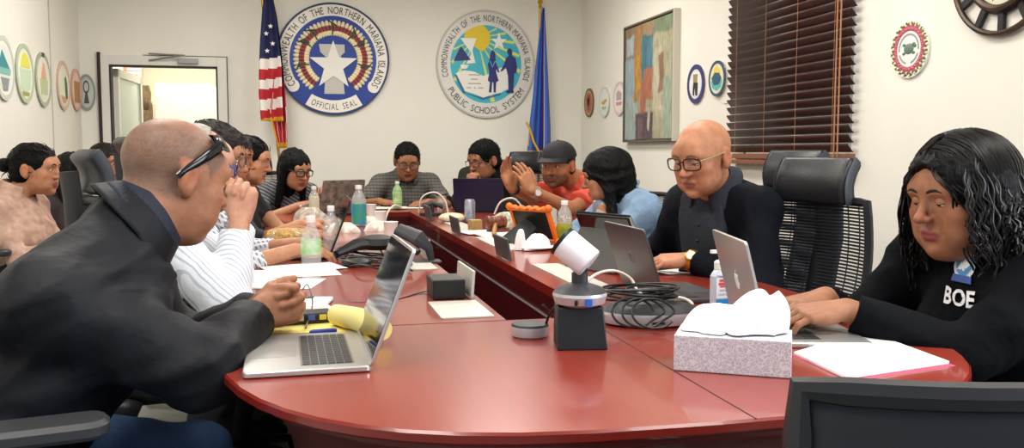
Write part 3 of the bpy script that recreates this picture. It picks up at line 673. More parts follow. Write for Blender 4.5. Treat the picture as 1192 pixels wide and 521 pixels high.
# top slab with the well cut out
bm = bmesh.new(); 
def loop(pts, z): return [bm.verts.new((x, y, z)) for x, y in pts]
rings = [(outline(.004), TZ), (outline(0), TZ - .004), (outline(0), TZ - .016), (outline(.008), TZ - .022), (outline(.026), TZ - .030)]
LO = [loop(p, z) for p, z in rings]; LI = [loop(IN, TZ), loop(IN, TZ - .030)]
for A, B in zip(LO, LO[1:]):
    for i in range(len(A)): j = (i + 1) % len(A); bm.faces.new((A[j], A[i], B[i], B[j]))
for i in range(len(IN)): j = (i + 1) % len(IN); bm.faces.new((LI[0][i], LI[0][j], LI[1][j], LI[1][i]))
def edges_of(L):
    out = []
    for i in range(len(L)):
        e = bm.edges.get((L[i], L[(i + 1) % len(L)])); out.append(e if e else bm.edges.new((L[i], L[(i + 1) % len(L)])))
    return out
for A, B in ((LO[0], LI[0]), (LO[-1], LI[1])): bmesh.ops.triangle_fill(bm, use_beauty=True, use_dissolve=False, edges=edges_of(A) + edges_of(B))
bmesh.ops.recalc_face_normals(bm, faces=bm.faces)
me = bpy.data.meshes.new('tabletop'); bm.to_mesh(me); bm.free(); me.materials.append(M_wood); me.materials.append(mat('cherry_edge', '7c2018', .25, var=.15, scale=6, coat=.2))
for p in me.polygons: p.use_smooth = abs(p.normal.z) < .98; p.material_index = 0 if p.normal.z > .98 else 1
me.set_sharp_from_angle(angle=math.radians(30))
top = bpy.data.objects.new('tabletop', me); COL.objects.link(top); me.transform(Matrix.Translation(-wloc(table))); top.parent = table
M_seam = mat('table_seam', '3a0f0c', .6)
b = MB(); b.box(.662, .6645, YN + .004, 2.045, TZ - .001, TZ + .0006); b.box(CX - HW + .05, .475, 2.0435, 2.0465, TZ - .001, TZ + .0006); b.box(.722, CX + HW - .05, 2.0435, 2.0465, TZ - .001, TZ + .0006)
b.obj('seam', M_seam, table, smooth=False)
# well panels and pedestals
b = MB(); t = .022
for (x0, y0), (x1, y1) in zip(IN, IN[1:] + IN[:1]):
    d = Vector((x1 - x0, y1 - y0, 0)); L = d.length; a = math.atan2(d.y, d.x)
    b.box(-.01, L + .01, -t, -.001, .04, TZ - .030, frame((x0, y0, 0), a))
b.obj('well_panel', M_wood2, table, smooth=False)
b = MB()
for z in (.655,):
    b.box(.7185, .7215, 2.07, 6.0, z - .003, z + .003); b.box(.42, .72, 6.017, 6.0195, z - .003, z + .003)
b.obj('well_strip', mat('grey_edge_strip', '8e8287', .4), table, smooth=False)
b = MB()
prof = [(.955, .722), (.90, .70), (.85, .64), (.80, .55), (.775, .45), (.77, .3), (.77, .0)]
for end in (0, 1):
    base = outline(0)[:29] if end == 0 else outline(0)[29:]
    c0 = YN + BE if end == 0 else YF - BE; vs = []; fs = []; n = len(base)
    for k, z in prof: vs += [(CX + (x - CX) * k, c0 + (y - c0) * (k + .02), z) for x, y in base]
    for r in range(len(prof) - 1):
        for i in range(n - 1): fs.append((r * n + i, r * n + i + 1, (r + 1) * n + i + 1, (r + 1) * n + i))
    o = MB().add(vs, fs).obj('pedestal', mat('maroon_pedestal', '5e2422', .35, var=.2, scale=4, stretch=(1, 1, 6)), table, angle=60, solid=.02)
b = MB()
for xx in (CX - .42, CX + .42): b.box(xx - .03, xx + .03, 2.3, 5.4, .0, TZ - .045)
b.obj('side_panel', M_wood2, table, smooth=False)
pp = aty(790, 515, 1.33)
for dx in (-.012, .018):
    b = MB(); q = aty(793, 512, 1.345); b.box(q.x + dx - .006, q.x + dx + .006, 1.355, 1.372, .5, .695); b.obj('pale_strip', mat('pale_strip', 'd6d6cc', .4), table, smooth=False)
b = MB(); q0 = aty(695, 512, 1.30); q1 = aty(768, 512, 1.30); b.box(q0.x, q1.x, 1.312, 1.33, .35, .685); b.obj('drawer', mat('deep_cherry', '3d0d10', .35), table, smooth=False, bevel=.002)

# ------------------------------------------------------------------ objects on the table
def T(px, py, z=TZ): return atz(px, py, z)
M_alu = mat('silver_aluminium', 'c6c6c4', .32, metal=.75); M_alud = mat('grey_aluminium', '8d8a86', .34, metal=.6); M_key = mat('black_keys', '2a2a2b', .5)
M_scr = mat('dark_glossy_screen', '0b0c10', .07, spec=.7); M_blk = mat('black_plastic', '17181b', .42); M_dgrey = mat('charcoal_plastic', '2e2f33', .5)
M_pap = mat('white_paper', 'f3f1ec', .7); M_pap2 = mat('cream_paper', 'e4dfd0', .75)
def laptop(hc, user_deg, wd, dp, lean, body, label, logo=None, keys=M_key, lidm=None, th=.011, group='open laptops on the conference table', screen=M_scr):
    """hc: middle of the hinge on the table; user_deg: direction from hinge to the user"""
    a = math.radians(user_deg) + PI / 2           # local -y points to the user
    M = frame((hc[0], hc[1], TZ + .0015), a); root = empty('laptop', (hc[0], hc[1], TZ + .0015), label, 'laptop', group)
    b = MB(M); b.rbox(-wd / 2, wd / 2, -dp, 0, 0, th, .012, e=.002); b.obj('base', body, root)
    kb = MB(M); kw = wd * .80; kd = dp * .40; y0 = -dp * .14 - kd; n = 14; rows = 6
    for r in range(rows):
        for c in range(n):
            if r == 0 and 4 <= c <= 8: continue
            x = -kw / 2 + kw * c / n; y = y0 + kd * r / rows; kb.box(x + .001, x + kw / n - .001, y + .001, y + kd / rows - .001, th - .001, th + .0018)
        if r == 0: kb.box(-kw / 2 + kw * 4 / n, -kw / 2 + kw * 9 / n - .001, y0 + .001, y0 + kd / rows - .001, th - .001, th + .0018)
    kb.obj('keyboard', keys, root, smooth=False)
    b = MB(M); b.box(-kw / 2 - .003, kw / 2 + .003, y0 - .003, y0 + kd + .003, th - .001, th + .0004); b.obj('key_well', M_alud if body is M_alu else M_blk, root, smooth=False)
    b = MB(M); b.rbox(-wd * .17, wd * .17, -dp + .008, -dp * .58, th - .001, th + .0005, .004); b.obj('trackpad', mat('trackpad_silver', 'b3b2ae', .3, metal=.5) if body is M_alu else M_dgrey, root, smooth=False)
    L = M @ Matrix.Translation((0, -.002, th * .9)) @ Matrix.Rotation(math.radians(90 - lean), 4, 'X')   # local y runs up the lid; z faces the user
    b = MB(L); b.rbox(-wd / 2, wd / 2, 0, dp, -.005, .0015, .010, e=.001); lid = b.obj('lid', lidm or body, root)
    b = MB(L); b.box(-wd / 2 + .006, wd / 2 - .006, .012, dp - .006, .0012, .0022); b.obj('screen', screen, lid, smooth=False)
    if logo: logo(L @ Matrix.Translation((0, dp * .52, -.0052)) @ Matrix.Rotation(PI, 4, 'Y'), lid)
    return root
M_logo = mat('white_logo', 'f4f4f4', .3)
def apple_logo(M, lid):
    s = .021; b = MB(M)
    pts = []
    prof = [(0, .62), (.25, .75), (.55, .72), (.75, .55), (.58, .35), (.52, .1), (.62, -.18), (.82, -.32), (.62, -.7), (.38, -.95), (.18, -.93), (0, -.86), (-.18, -.93), (-.38, -.95), (-.65, -.7), (-.84, -.3), (-.86, .15), (-.72, .5), (-.45, .72), (-.2, .72)]
    sp_ = spline([(x * s, y * s, 0) for x, y in prof] + [(0, .62 * s, 0)], 4)
    b.prism([(p.x, p.y) for p in sp_[:-1]], 0, .0006)
    b.prism([(.02 * s, .85 * s), (.05 * s, 1.05 * s), (.2 * s, 1.22 * s), (.36 * s, 1.28 * s), (.34 * s, 1.05 * s), (.2 * s, .9 * s)], 0, .0006)
    b.obj('logo', M_logo, lid, smooth=False)
def hp_logo(M, lid):
    b = MB(M); ringf(b, .017, .020, 0, .0006, 40)
    R_ = lambda x0, x1, y0, y1: b.prism([(x0 + .25 * y0, y0), (x1 + .25 * y0, y0), (x1 + .25 * y1, y1), (x0 + .25 * y1, y1)], 0, .0006)
    R_(-.009, -.0065, -.008, .013); R_(-.009, -.001, .004, .0065); R_(-.0035, -.001, -.008, .006); R_(.002, .0045, -.014, .0065); R_(.002, .010, .004, .0065); R_(.0075, .010, -.008, .0065); R_(.002, .010, -.008, -.0055)
    b.obj('logo', mat('grey_logo', '6d6d70', .3, metal=.5), lid, smooth=False)
# near left silver laptop
h0, h1 = T(433, 433), T(426, 390); hm = (h0 + h1) / 2
laptop((h0.x - .003, h0.y + .165), 181, .33, .228, 21, M_alu, 'silver laptop opened towards the man in the black jacket')
# laptop of the woman in the black polo: lid corners
h0 = T(905, 388)
laptop((.967, 1.77), -14, .31, .215, 14, M_alu, 'silver laptop with a white fruit logo, used by the woman in black polo', apple_logo)
laptop((.93, 2.31), 0, .31, .20, 18, mat('dark_grey_laptop', '4a484a', .35, metal=.4), 'dark grey laptop beside the hand sanitizer, its lid back to the camera', hp_logo)
p = T(384, 302); laptop((p.x + .0, p.y + .16), 180, .33, .23, 21, M_blk, 'black laptop opened towards the man in the striped shirt')
mc_ = mat('photo_collage_lid', '8d857a', .5, var=.75, scale=26, col2='4b4038')
laptop((.245, 5.78), 122, .32, .225, 14, M_dgrey, 'laptop with a mottled grey brown lid in front of woman with glasses', lidm=mc_)
p = aty(545, 243, 6.0); laptop((1.17, 5.86), 68, .34, .225, 12, M_blk, 'navy laptop in front of the man resting his chin on his hand', lidm=mat('navy_lid', '171d3a', .35))

# tablet in a folio stand before the bald man
def slab(M, w_, h_, t_, name, m, parent, r=.01): b = MB(M); b.rbox(-w_ / 2, w_ / 2, 0, h_, -t_ / 2, t_ / 2, r, e=.0015); return b.obj(name, m, parent)
pa = Vector((1.06, 2.90, TZ + .003))
tb = empty('tablet', pa, 'tablet propped in a dark folio stand before the bald man', 'tablet')
d_user = Vector((.92, .40, 0)).normalized(); along = Vector((.40, -.92, 0)).normalized()
up_ = (Vector((0, 0, 1)) * .90 - d_user * .44).normalized()
Mt = basis(pa + Vector((.02, 0, .006)), along, up_, along.cross(up_)) 
slab(Mt, .27, .20, .007, 'screen_slab', M_blk, tb); slab(Mt @ Matrix.Translation((0, .004, .0045)), .255, .19, .001, 'screen', M_scr, tb, .004)
slab(Mt @ Matrix.Translation((0, -.0, -.007)), .275, .205, .004, 'folio_cover', mat('dark_folio', '26262a', .6), tb)
back = pa + Vector((.02, 0, .006)) + up_ * .15; foot = pa - d_user * .12
dn = (foot - back); Ms_ = basis(foot, along, (-dn).normalized(), along.cross((-dn).normalized())); slab(Ms_, .26, dn.length, .004, 'folio_prop', mat('grey_folio', '4c4c4a', .7), tb)
b = MB(basis(pa, along, d_user, Vector((0, 0, 1)))); b.rbox(-.15, .15, -.01, .16, -.002, .006, .008); b.obj('folio_base', M_dgrey, tb)
b = MB(Mt @ Matrix.Translation((.136, 0, 0))); b.box(0, .003, 0, .20, -.005, .003); b.obj('edge', M_alu, tb, smooth=False)

def bottle(p, h, r, label, body, capc, band=None, bandcol=None, group='drink bottles on the table', liquid=None, name='bottle'):
    root = empty(name, p, label, 'bottle', group); x, y, z = p; Mo = frame(p)
    b = MB(); b.lathe([(r * .8, 0), (r, h * .04), (r, h * .25), (r * .96, h * .3), (r, h * .35), (r, h * .62), (r * .85, h * .74), (r * .42, h * .86), (r * .38, h * .90)], 24, Mo); b.obj('body', body, root)
    b = MB(); b.lathe([(r * .44, h * .9), (r * .46, h * .91), (r * .46, h * .995), (r * .38, h)], 20, Mo); b.obj('cap', mat('cap_' + capc, capc, .4), root)
    if band: b = MB(); b.lathe([(r * 1.02, h * band[0]), (r * 1.02, h * band[1])], 24, Mo, cap=False); b.obj('label_band', mat('band_' + bandcol[0], bandcol[0], .4, var=.0, col2=bandcol[1], scale=22), root)
    if liquid: b = MB(); b.lathe([(r * .78, h * .01), (r * .93, h * .05), (r * .93, h * liquid[0])], 20, Mo); b.obj('drink', mat('liquid_' + liquid[1], liquid[1], .1, spec=.6), root)
    return root
M_clear = mat('clear_plastic', 'e6ecec', .06, alpha=.28, spec=.8); M_grn = mat('green_plastic', '9fcb8f', .1, alpha=.75)
p = T(363, 327); bottle(p, .205, .031, 'clear water bottle with a green leaf label beside the clasped hands', M_clear, 'f2f2f2', (.42, .64), ('7cc95a', 'dff0dc'), liquid=None)
p = T(386, 300); bottle(p, .20, .030, 'clear water bottle standing behind the black laptop screen', M_clear, 'f2f2f2')
p = T(418, 263); bottle(p, .225, .040, 'water bottle with a blue and green label beside the wrapped snacks', M_clear, 'f0f0f0', (.05, .55), ('2f7fc0', '3f9a4a'))
p = T(366, 255); bottle(p, .20, .033, 'milky tea bottle in front of the woman with glasses', M_clear, 'f4f2ea', liquid=(.7, 'd8cfa4'))
p = T(464, 243, TZ + .012); bottle((p.x, 6.25, TZ + .012), .19, .033, 'green tea bottle in front of the man in the plaid shirt', M_grn, 'f0f0ea', (.2, .62), ('5cae4a', 'cfe6b0'))
p = T(657, 283); bottle(p, .19, .034, 'tea bottle with a yellow green label beside the orange tablet', M_clear, 'f4f4f2', (.1, .45), ('c9cc2e', '6d8a2a'), liquid=(.5, '9aa04a'))

# hand sanitizer
p = T(838, 362); sz = empty('sanitizer_bottle', p, 'clear pump bottle of hand sanitizer with a blue label corner', 'bottle')
Mo = frame(p, .1)
b = MB(Mo); b.rbox(-.026, .026, -.016, .016, 0, .095, .012, e=.004); b.lathe([(.024, .094), (.018, .104), (.0145, .108)], 20); b.obj('body', mat('gel_plastic', 'd8e0ee', .12, alpha=.7), sz)
b = MB(Mo); b.lathe([(.015, .106), (.0165, .108), (.0165, .126), (.012, .13), (.006, .131), (.006, .146), (.011, .148), (.011, .156), (.008, .157)], 20); b.rbox(-.030, .006, -.006, .006, .149, .157, .004); b.obj('pump', M_white, sz)
b = MB(Mo); b.box(-.022, .021, -.0170, -.0164, .008, .034); b.obj('blue_label', mat('sanitizer_blue', '2b86c9', .4), sz, smooth=False)
b = MB(Mo); b.box(-.022, .021, -.0170, -.0164, .036, .088); b.obj('label', mat('sanitizer_label', 'dfe4ee', .4), sz, smooth=False)
Ml = Mo @ Matrix.Rotation(PI / 2, 4, 'X')
b = MB(Ml); b.box(-.014, .004, .078, .084, .0172, .0178); b.box(-.016, .008, .069, .076, .0172, .0178); b.box(-.012, .014, .064, .068, .0172, .0178); b.obj('red_script', mat('label_red', 'd24a4a', .5), sz, smooth=False)
b = MB(Ml); line_text(b, 'HAND', .009, 0, .053, .0173); line_text(b, 'SANITIZER', .007, 0, .043, .0173); b.obj('lettering', mat('label_ink', '4a5068', .5), sz, smooth=False)

# tissue box with tissues
q0, q1 = T(784, 431), T(921, 441); dv = (q1 - q0); bw = dv.length; an = math.atan2(dv.y, dv.x); bdep = .115; bh = .066
tx = empty('tissue_box', (q0 + q1) / 2, 'grey patterned tissue box with white tissues at the near right', 'tissue box'); Mo = frame(q0 + Vector((0, 0, .0008)), an)
mt_ = bpy.data.materials.new('tissue_box_pattern'); mt_.use_nodes = True; nt = mt_.node_tree; bs = nt.nodes['Principled BSDF']; bs.inputs['Roughness'].default_value = .5
tcn = N('ShaderNodeTexCoord'); vo = N('ShaderNodeTexVoronoi', feature='DISTANCE_TO_EDGE'); vo.inputs['Scale'].default_value = 150; wv = N('ShaderNodeTexNoise'); wv.inputs['Scale'].default_value = 40
mxv = N('ShaderNodeMix', data_type='VECTOR'); mxv.inputs[0].default_value = .04; nt.links.new(tcn.outputs['Object'], mxv.inputs[4]); nt.links.new(wv.outputs['Color'], mxv.inputs[5]); nt.links.new(tcn.outputs['Object'], wv.inputs['Vector'])
nt.links.new(mxv.outputs[1], vo.inputs['Vector']); rp = N('ShaderNodeValToRGB'); rp.color_ramp.elements[0].position = .05; rp.color_ramp.elements[0].color = (*lin('dedce2'), 1); rp.color_ramp.elements[1].position = .14; rp.color_ramp.elements[1].color = (*lin('b9b6c4'), 1)
nt.links.new(vo.outputs['Distance'], rp.inputs[0]); nt.links.new(rp.outputs[0], bs.inputs['Base Color'])
b = MB(Mo); b.box(0, bw, 0, bdep, 0, bh); b.obj('box', mt_, tx, smooth=False, bevel=.0015)
b = MB(Mo); 
def tiss(u, v):
    a = 2 * PI * u; rr = (.060 - .042 * v ** 1.3) * (1 + (.10 + .16 * v) * math.sin(3 * a + .6) + .10 * math.sin(5 * a + 4 * v) + .05 * math.sin(9 * a + 2 * v))
    hgt = bh + .004 + .080 * math.sin(v * PI / 2) ** .8 * (.80 + .14 * math.sin(a + .3) + .10 * math.sin(3 * a + 1) * v)
    return (bw * .64 + rr * math.cos(a) * .95 + .03 * v, bdep * .5 + rr * .62 * math.sin(a) + .010 * math.sin(4 * a) * (1 - v), hgt)
b.grid(tiss, 60, 14); 
def tis2(u, v):
    a = 2 * PI * u; rr = (.046 - .028 * v ** 1.3) * (1 + .2 * math.sin(4 * a + 1) + .06 * math.sin(9 * a))
    return (bw * .31 + rr * math.cos(a) * 1.1 + .012 * v, bdep * .45 + rr * .7 * math.sin(a), bh + .002 + .050 * math.sin(v * PI / 2))
b.grid(tis2, 48, 10)
top_ = [tiss(i / 24, 1) for i in range(24)]; b.add(top_, [tuple(range(24))]); t2_ = [tis2(i / 24, 1) for i in range(24)]; b.add(t2_, [tuple(range(24))])
b.obj('tissue', mat('tissue_white', 'fbfbfb', .8, bump=.35, bscale=30), tx, angle=70)

# PTZ camera on its stand
p = T(676, 404); cm = empty('conference_camera', p, 'white barrel conference camera tilted on a black stand', 'camera')
Mo = frame(p, -.17)
b = MB(Mo); b.add([(-.052, -.03, 0), (.052, -.03, 0), (.05, .06, 0), (-.05, .06, 0), (-.05, -.012, .085), (.045, -.012, .085), (.045, .05, .085), (-.05, .05, .085)], [(0, 3, 2, 1), (4, 5, 6, 7), (0, 1, 5, 4), (1, 2, 6, 5), (2, 3, 7, 6), (3, 0, 4, 7)]); b.obj('stand', M_blk, cm, smooth=False, bevel=.003)
b = MB(Mo @ Matrix.Translation((0, .02, .085))); b.lathe([(.040, 0), (.052, .006), (.057, .022), (.055, .028)], 36); b.obj('base_rim', mat('silver_plastic', 'b9bac0', .3, metal=.3), cm)
b = MB(Mo @ Matrix.Translation((0, .02, .113))); b.lathe([(.055, 0), (.045, .010), (.022, .018), (.017, .019), (.017, .040), (.012, .042)], 36); b.obj('dome', M_dgrey, cm)
b = MB(Mo @ Matrix.Translation((0, .02, .085))); b.rbox(.004, .018, -.0585, -.05, .006, .021, .002); b.obj('blue_port', mat('port_blue', '2a62c0', .4), cm); 
b = MB(Mo @ Matrix.Translation((0, .02, .085))); b.box(-.018, -.012, -.0575, -.05, .008, .018); b.obj('port', M_blk, cm, smooth=False)
axd = Vector((-.66, .42, .60)).normalized(); xx = axd.orthogonal().normalized(); cc = p + Vector((-.004, .02, .194))
Mb = basis(cc - axd * .036, xx, axd.cross(xx), axd)
b = MB(Mb); b.lathe([(.030, 0), (.033, .003), (.033, .068), (.032, .07)], 36); b.obj('barrel', mat('lilac_white_plastic', 'dcdbe2', .35), cm)
b = MB(Mb); b.lathe([(.0325, .07), (.0335, .072), (.0335, .078), (.028, .079), (.024, .074), (.0, .074)], 36, cap=False); b.obj('lens_ring', M_blk, cm)
b = MB(Mo @ Matrix.Translation((0, .02, .13))); b.tube([(-.0, .0, .015), (.004, .0, .035)], .013, 14); b.obj('neck', M_blk, cm)
# puck microphone
p = T(617, 391); pk = empty('puck_microphone', p, 'small round silver microphone with a black top left of camera stand', 'microphone')
b = MB(frame(p)); b.lathe([(.036, 0), (.040, .004), (.042, .022), (.0415, .024)], 36); b.obj('body', mat('silver_plastic', 'b9bac0'), pk)
b = MB(frame(p)); b.lathe([(.0415, .024), (.039, .029), (.02, .031), (.0, .031)], 36, cap=False); b.obj('top', M_dgrey, pk)
# speakerphone with cables on it
p = T(762, 378); sp_ = empty('speakerphone', p, 'wide grey conference speakerphone with black cables heaped on top', 'speakerphone')
Ms2 = frame(p + Vector((0, .03, 0)), -.15) @ Matrix.Diagonal((1.22, .86, 1, 1))
b = MB(Ms2); b.lathe([(.078, 0), (.094, .006), (.099, .026), (.097, .032)], 40); b.obj('rim', mat('silver_plastic', 'b9bac0'), sp_)
b = MB(Ms2); b.lathe([(.097, .032), (.085, .042), (.05, .050), (.0, .052)], 40, cap=False); b.obj('grille', M_dgrey, sp_)
b = MB(Ms2); b.box(-.012, .012, -.1005, -.097, .012, .017); b.obj('button', M_blk, sp_, smooth=False)
def cable(pts, r, label, m=M_blk, n=8, name='cable', cat='cable', group=None):
    b = MB(); b.tube(spline(pts, n), r, 8); o = b.obj(name, m); o_loc = Vector(pts[0]); o.data.transform(Matrix.Translation(-o_loc)); o.location = o_loc
    return props(o, label, cat, group)
c0 = p + Vector((0, .03, .054)); rnd = random.Random(3); pts = []
for i in range(64):
    a = i * .72; rr = .055 + .022 * math.sin(i * .37) ; pts.append(c0 + Vector((rr * 1.35 * math.cos(a) - .01, rr * .8 * math.sin(a) + .01, .006 + .012 * (1 + math.sin(i * .5)))))
cable(pts, .0028, 'black cable coiled in a heap on the speakerphone', n=5)
pts = [p + Vector((-.075 + .05 * math.cos(a) + .02 * k, -.055 + .02 * math.sin(a) - .01 * k, .012 + .030 * (1 + math.sin(a)))) for k in range(3) for a in [i * PI / 5 for i in range(10)]]
cable(pts, .0028, 'black cable loops drooping in front of the speakerphone', n=5)
cable([aty(634, 382, 1.86), aty(640, 365, 1.80), aty(650, 356, 1.77), aty(664, 358, 1.755), aty(676, 352, 1.755), aty(683, 343, 1.765)], .003, 'black plug cable looping across the front of the camera stand')
M_wc = mat('white_cable', 'e8e2d6', .5)
cable([p.lerp(p, 0) + Vector((-.075, .20, .005)), aty(664, 345, 2.0), aty(680, 330, 2.02), aty(696, 318, 2.04), aty(716, 315, 2.06), aty(734, 324, 2.08), aty(744, 340, 2.06), aty(765, 347, 2.02), aty(792, 346, 2.02), aty(806, 354, 1.99), aty(790, 360, 1.95), aty(765, 356, 1.93)], .0035, 'white cable arching from behind the camera over the speakerphone', M_wc)
cable([T(640, 376) + Vector((0, 0, .028)), T(632, 377) + Vector((0, 0, .045)), T(646, 374) + Vector((0, 0, .01)), T(655, 372) + Vector((0, 0, .004))], .003, 'short black cable from the puck microphone to camera stand')

# cable boxes with flip-up lids
M_plate = mat('brushed_plate', 'c9c8be', .4, metal=.3); M_flapd = mat('dark_plate', '5c5658', .4, metal=.3)
def cable_box(x0, x1, y0, y1, hx, hy0, hy1, hh, lean, label, flapm, module=None):
    root = empty('cable_box', ((x0 + x1) / 2, (y0 + y1) / 2, TZ + .0005), label, 'cable box', 'flip-up cable boxes in the table')
    b = MB(); b.rbox(x0, x1, y0, y1, TZ + .0005, TZ + .004, .004); b.obj('plate', M_plate, root, smooth=False)
    b = MB(frame((hx, 0, TZ + .004), 0, 0, math.radians(lean))); b.box(-.004, .004, hy0, hy1, 0, hh); b.obj('lid', flapm, root, smooth=False, bevel=.002)
    if module: b = MB(); b.rbox(*module, TZ + .001, TZ + .055, .004, e=.003); b.obj('socket', M_blk, root)
a, c = T(540, 377), T(560, 353)
cable_box(.325, .455, 2.09, 2.33, .452, 2.36, 2.60, .075, 4, 'white cable box with its lid raised on the near left side of the well', M_plate, (.345, .435, 2.37, 2.50))
cable_box(.36, .455, 3.0, 3.22, .455, 3.25, 3.46, .075, 4, 'cable box with a raised white lid beside the black telephone', M_plate)
for i, (py_, lab) in enumerate(((3.25, 'cable box with raised dark lid, nearest on the right of the well'), (4.30, 'cable box with raised dark lid beside the gavel'), (5.25, 'cable box with raised dark lid beside the dish at the far end'))):
    cable_box(.80, .90, py_ - .78, py_ - .2, .745, py_ - .12, py_ + .12, .085, -10, lab, M_flapd)
# telephone and tangle on the left strip
p = T(440, 298); ph = empty('conference_phone', p, 'black three-legged conference phone among cables on the left strip', 'telephone')
b = MB()
for a in (200, 330, 75):
    d = Vector((math.cos(math.radians(a)), math.sin(math.radians(a)), 0)); q = p + d * .17
    b.tube([p + Vector((0, 0, .055)), p + d * .09 + Vector((0, 0, .05)), q + Vector((0, 0, .02))], [(.055, .028), (.045, .022), (.022, .012)], 10, flat=(0, 0, 1) if False else d.cross(Vector((0, 0, 1))))
b.obj('leg', M_dgrey, ph)
b = MB(frame(p + Vector((0, 0, .028)))); b.lathe([(.05, 0), (.075, .02), (.07, .045), (.03, .055), (0, .056)], 28, cap=False); b.obj('body', M_dgrey, ph)
p = T(497, 305); hs = empty('desk_speaker', p, 'black flat speaker on a stand beside the raised white lid', 'speaker')
b = MB(frame(p)); b.rbox(-.05, .05, -.04, .05, 0, .006, .01); b.obj('foot', M_dgrey, hs)
b = MB(); b.tube([p + Vector((.02, .02, .005)), p + Vector((.01, .02, .05)), p + Vector((-.03, .02, .09)), p + Vector((-.10, .06, .12))], [(.014, .01), (.02, .014), (.04, .02), (.03, .018)], 12); b.obj('arm', M_dgrey, hs)
p = T(415, 310); ms = empty('mouse', p, 'black computer mouse among the cables on the left strip', 'mouse')
b = MB(); b.sphere(p + Vector((0, 0, .012)), (.055, .032, .018), 20, 10); b.obj('body', M_blk, ms)
rnd = random.Random(11)
for k, lab in enumerate(('thin black cable tangled around the conference phone', 'thin black cable running behind the mouse', 'black cable looping in front of the conference phone', 'black cable trailing past the black laptop')):
    q = T(430 + 10 * k, 300 + 4 * k); pts = [q + Vector((.10 * math.cos(i * 1.1 + k) + rnd.uniform(-.03, .03) - .04, .16 * math.sin(i * .9 + k) + rnd.uniform(-.05, .05), .006 + .02 * abs(math.sin(i * 1.7)))) for i in range(12)]
    cable(pts, .003, lab)
cable([T(356, 388) + Vector((0, 0, .012)), T(364, 366) + Vector((0, 0, .03)), T(358, 343) + Vector((0, 0, .03)), T(352, 352) + Vector((0, 0, .02)), T(375, 350), T(420, 352), T(455, 350), T(500, 340) + Vector((0, 0, .004)), T(530, 350) + Vector((0, 0, .006))], .0018, 'thin black cord running from the clasped hands across the table')

# papers, pads, pens
def sheet(px, py, w_, h_, rz, label, m=M_pap, name='paper', z=.0006, t=.001, group='loose papers on the table', curl=0.):
    p = T(px, py); b = MB(frame((p.x, p.y, TZ + z), rz))
    b.grid(lambda u, v: ((u - .5) * w_, (v - .5) * h_, t + curl * (u - .5) ** 2 * 4), 8, 4); o = b.obj(name, m, None, solid=t, loc=(p.x, p.y, TZ + z)); return props(o, label, name.replace('_', ' '), group)
sheet(340, 318, .30, .21, .1, 'white papers between the clasped hands and water bottle', z=.0008)
sheet(318, 330, .28, .21, -.25, 'white paper lying partly under the printed papers', z=.0002)
sheet(352, 312, .26, .2, .3, 'printed sheet on top of the papers by the water bottle', z=.003)
sheet(340, 362, .20, .16, .1, 'white note paper under the black phone pouch', z=.0004)
p = T(400, 385); yp = empty('legal_pad', (p.x - .05, p.y + .03, TZ), 'yellow legal pad with a rolled over page behind silver laptop', 'notepad')
b = MB(frame((p.x - .06, p.y + .055, TZ + .001), -.12)); b.box(-.15, .15, -.09, .09, 0, .006); M_yel = mat('yellow_paper', 'e8d877', .7); b.obj('pages', M_yel, yp, smooth=False)
b = MB(); r0, r1 = T(392, 366, TZ + .03), T(446, 384, TZ + .03); b.tube([r0, r0.lerp(r1, .5) + Vector((0, 0, .006)), r1], [.024, .026, .022], 18); b.obj('rolled_page', mat('yellow_roll', 'ecdf92', .7), yp)
p0, p1 = T(360, 386, TZ + .014), T(392, 384, TZ + .014); b = MB(); b.tube([p0, p0.lerp(p1, .12), p0.lerp(p1, .85), p1], [.002, .005, .005, .0035], 10); o = b.obj('pen', mat('blue_pen', '27368f', .35)); props(o, 'blue pen lying on the yellow legal pad', 'pen')
p = T(357, 378); bp_ = empty('phone_pouch', p, 'black phone holder with coloured blocks behind the clasped hands', 'phone holder')
b = MB(frame((p.x, p.y + .0, TZ + .007), .18)); b.rbox(-.10, .06, -.03, .035, 0, .024, .008, e=.003); b.obj('case', M_blk, bp_)
for k, cc in enumerate(('b9c4a8', '2b3f9a', 'a8a9ae', '3f58a8', 'c9b24a')):
    b = MB(frame((p.x, p.y, TZ + .007), .18)); b.box(-.08 + k * .026, -.064 + k * .026, -.0312, -.028, .009, .021); b.obj('block', mat('block_' + cc, cc, .5), bp_, smooth=False)
p = T(366, 355); ph_ = empty('mobile_phone', p, 'white phone lying on papers beside the yellow pad', 'phone')
b = MB(frame((p.x, p.y, TZ + .003), -.2)); b.rbox(-.038, .038, -.075, .075, 0, .008, .01, e=.001); b.obj('case', M_white, ph_)
b = MB(frame((p.x, p.y, TZ + .003), -.2)); b.rbox(-.03, -.012, .045, .068, .008, .0095, .004); b.obj('camera_bump', M_blk, ph_)
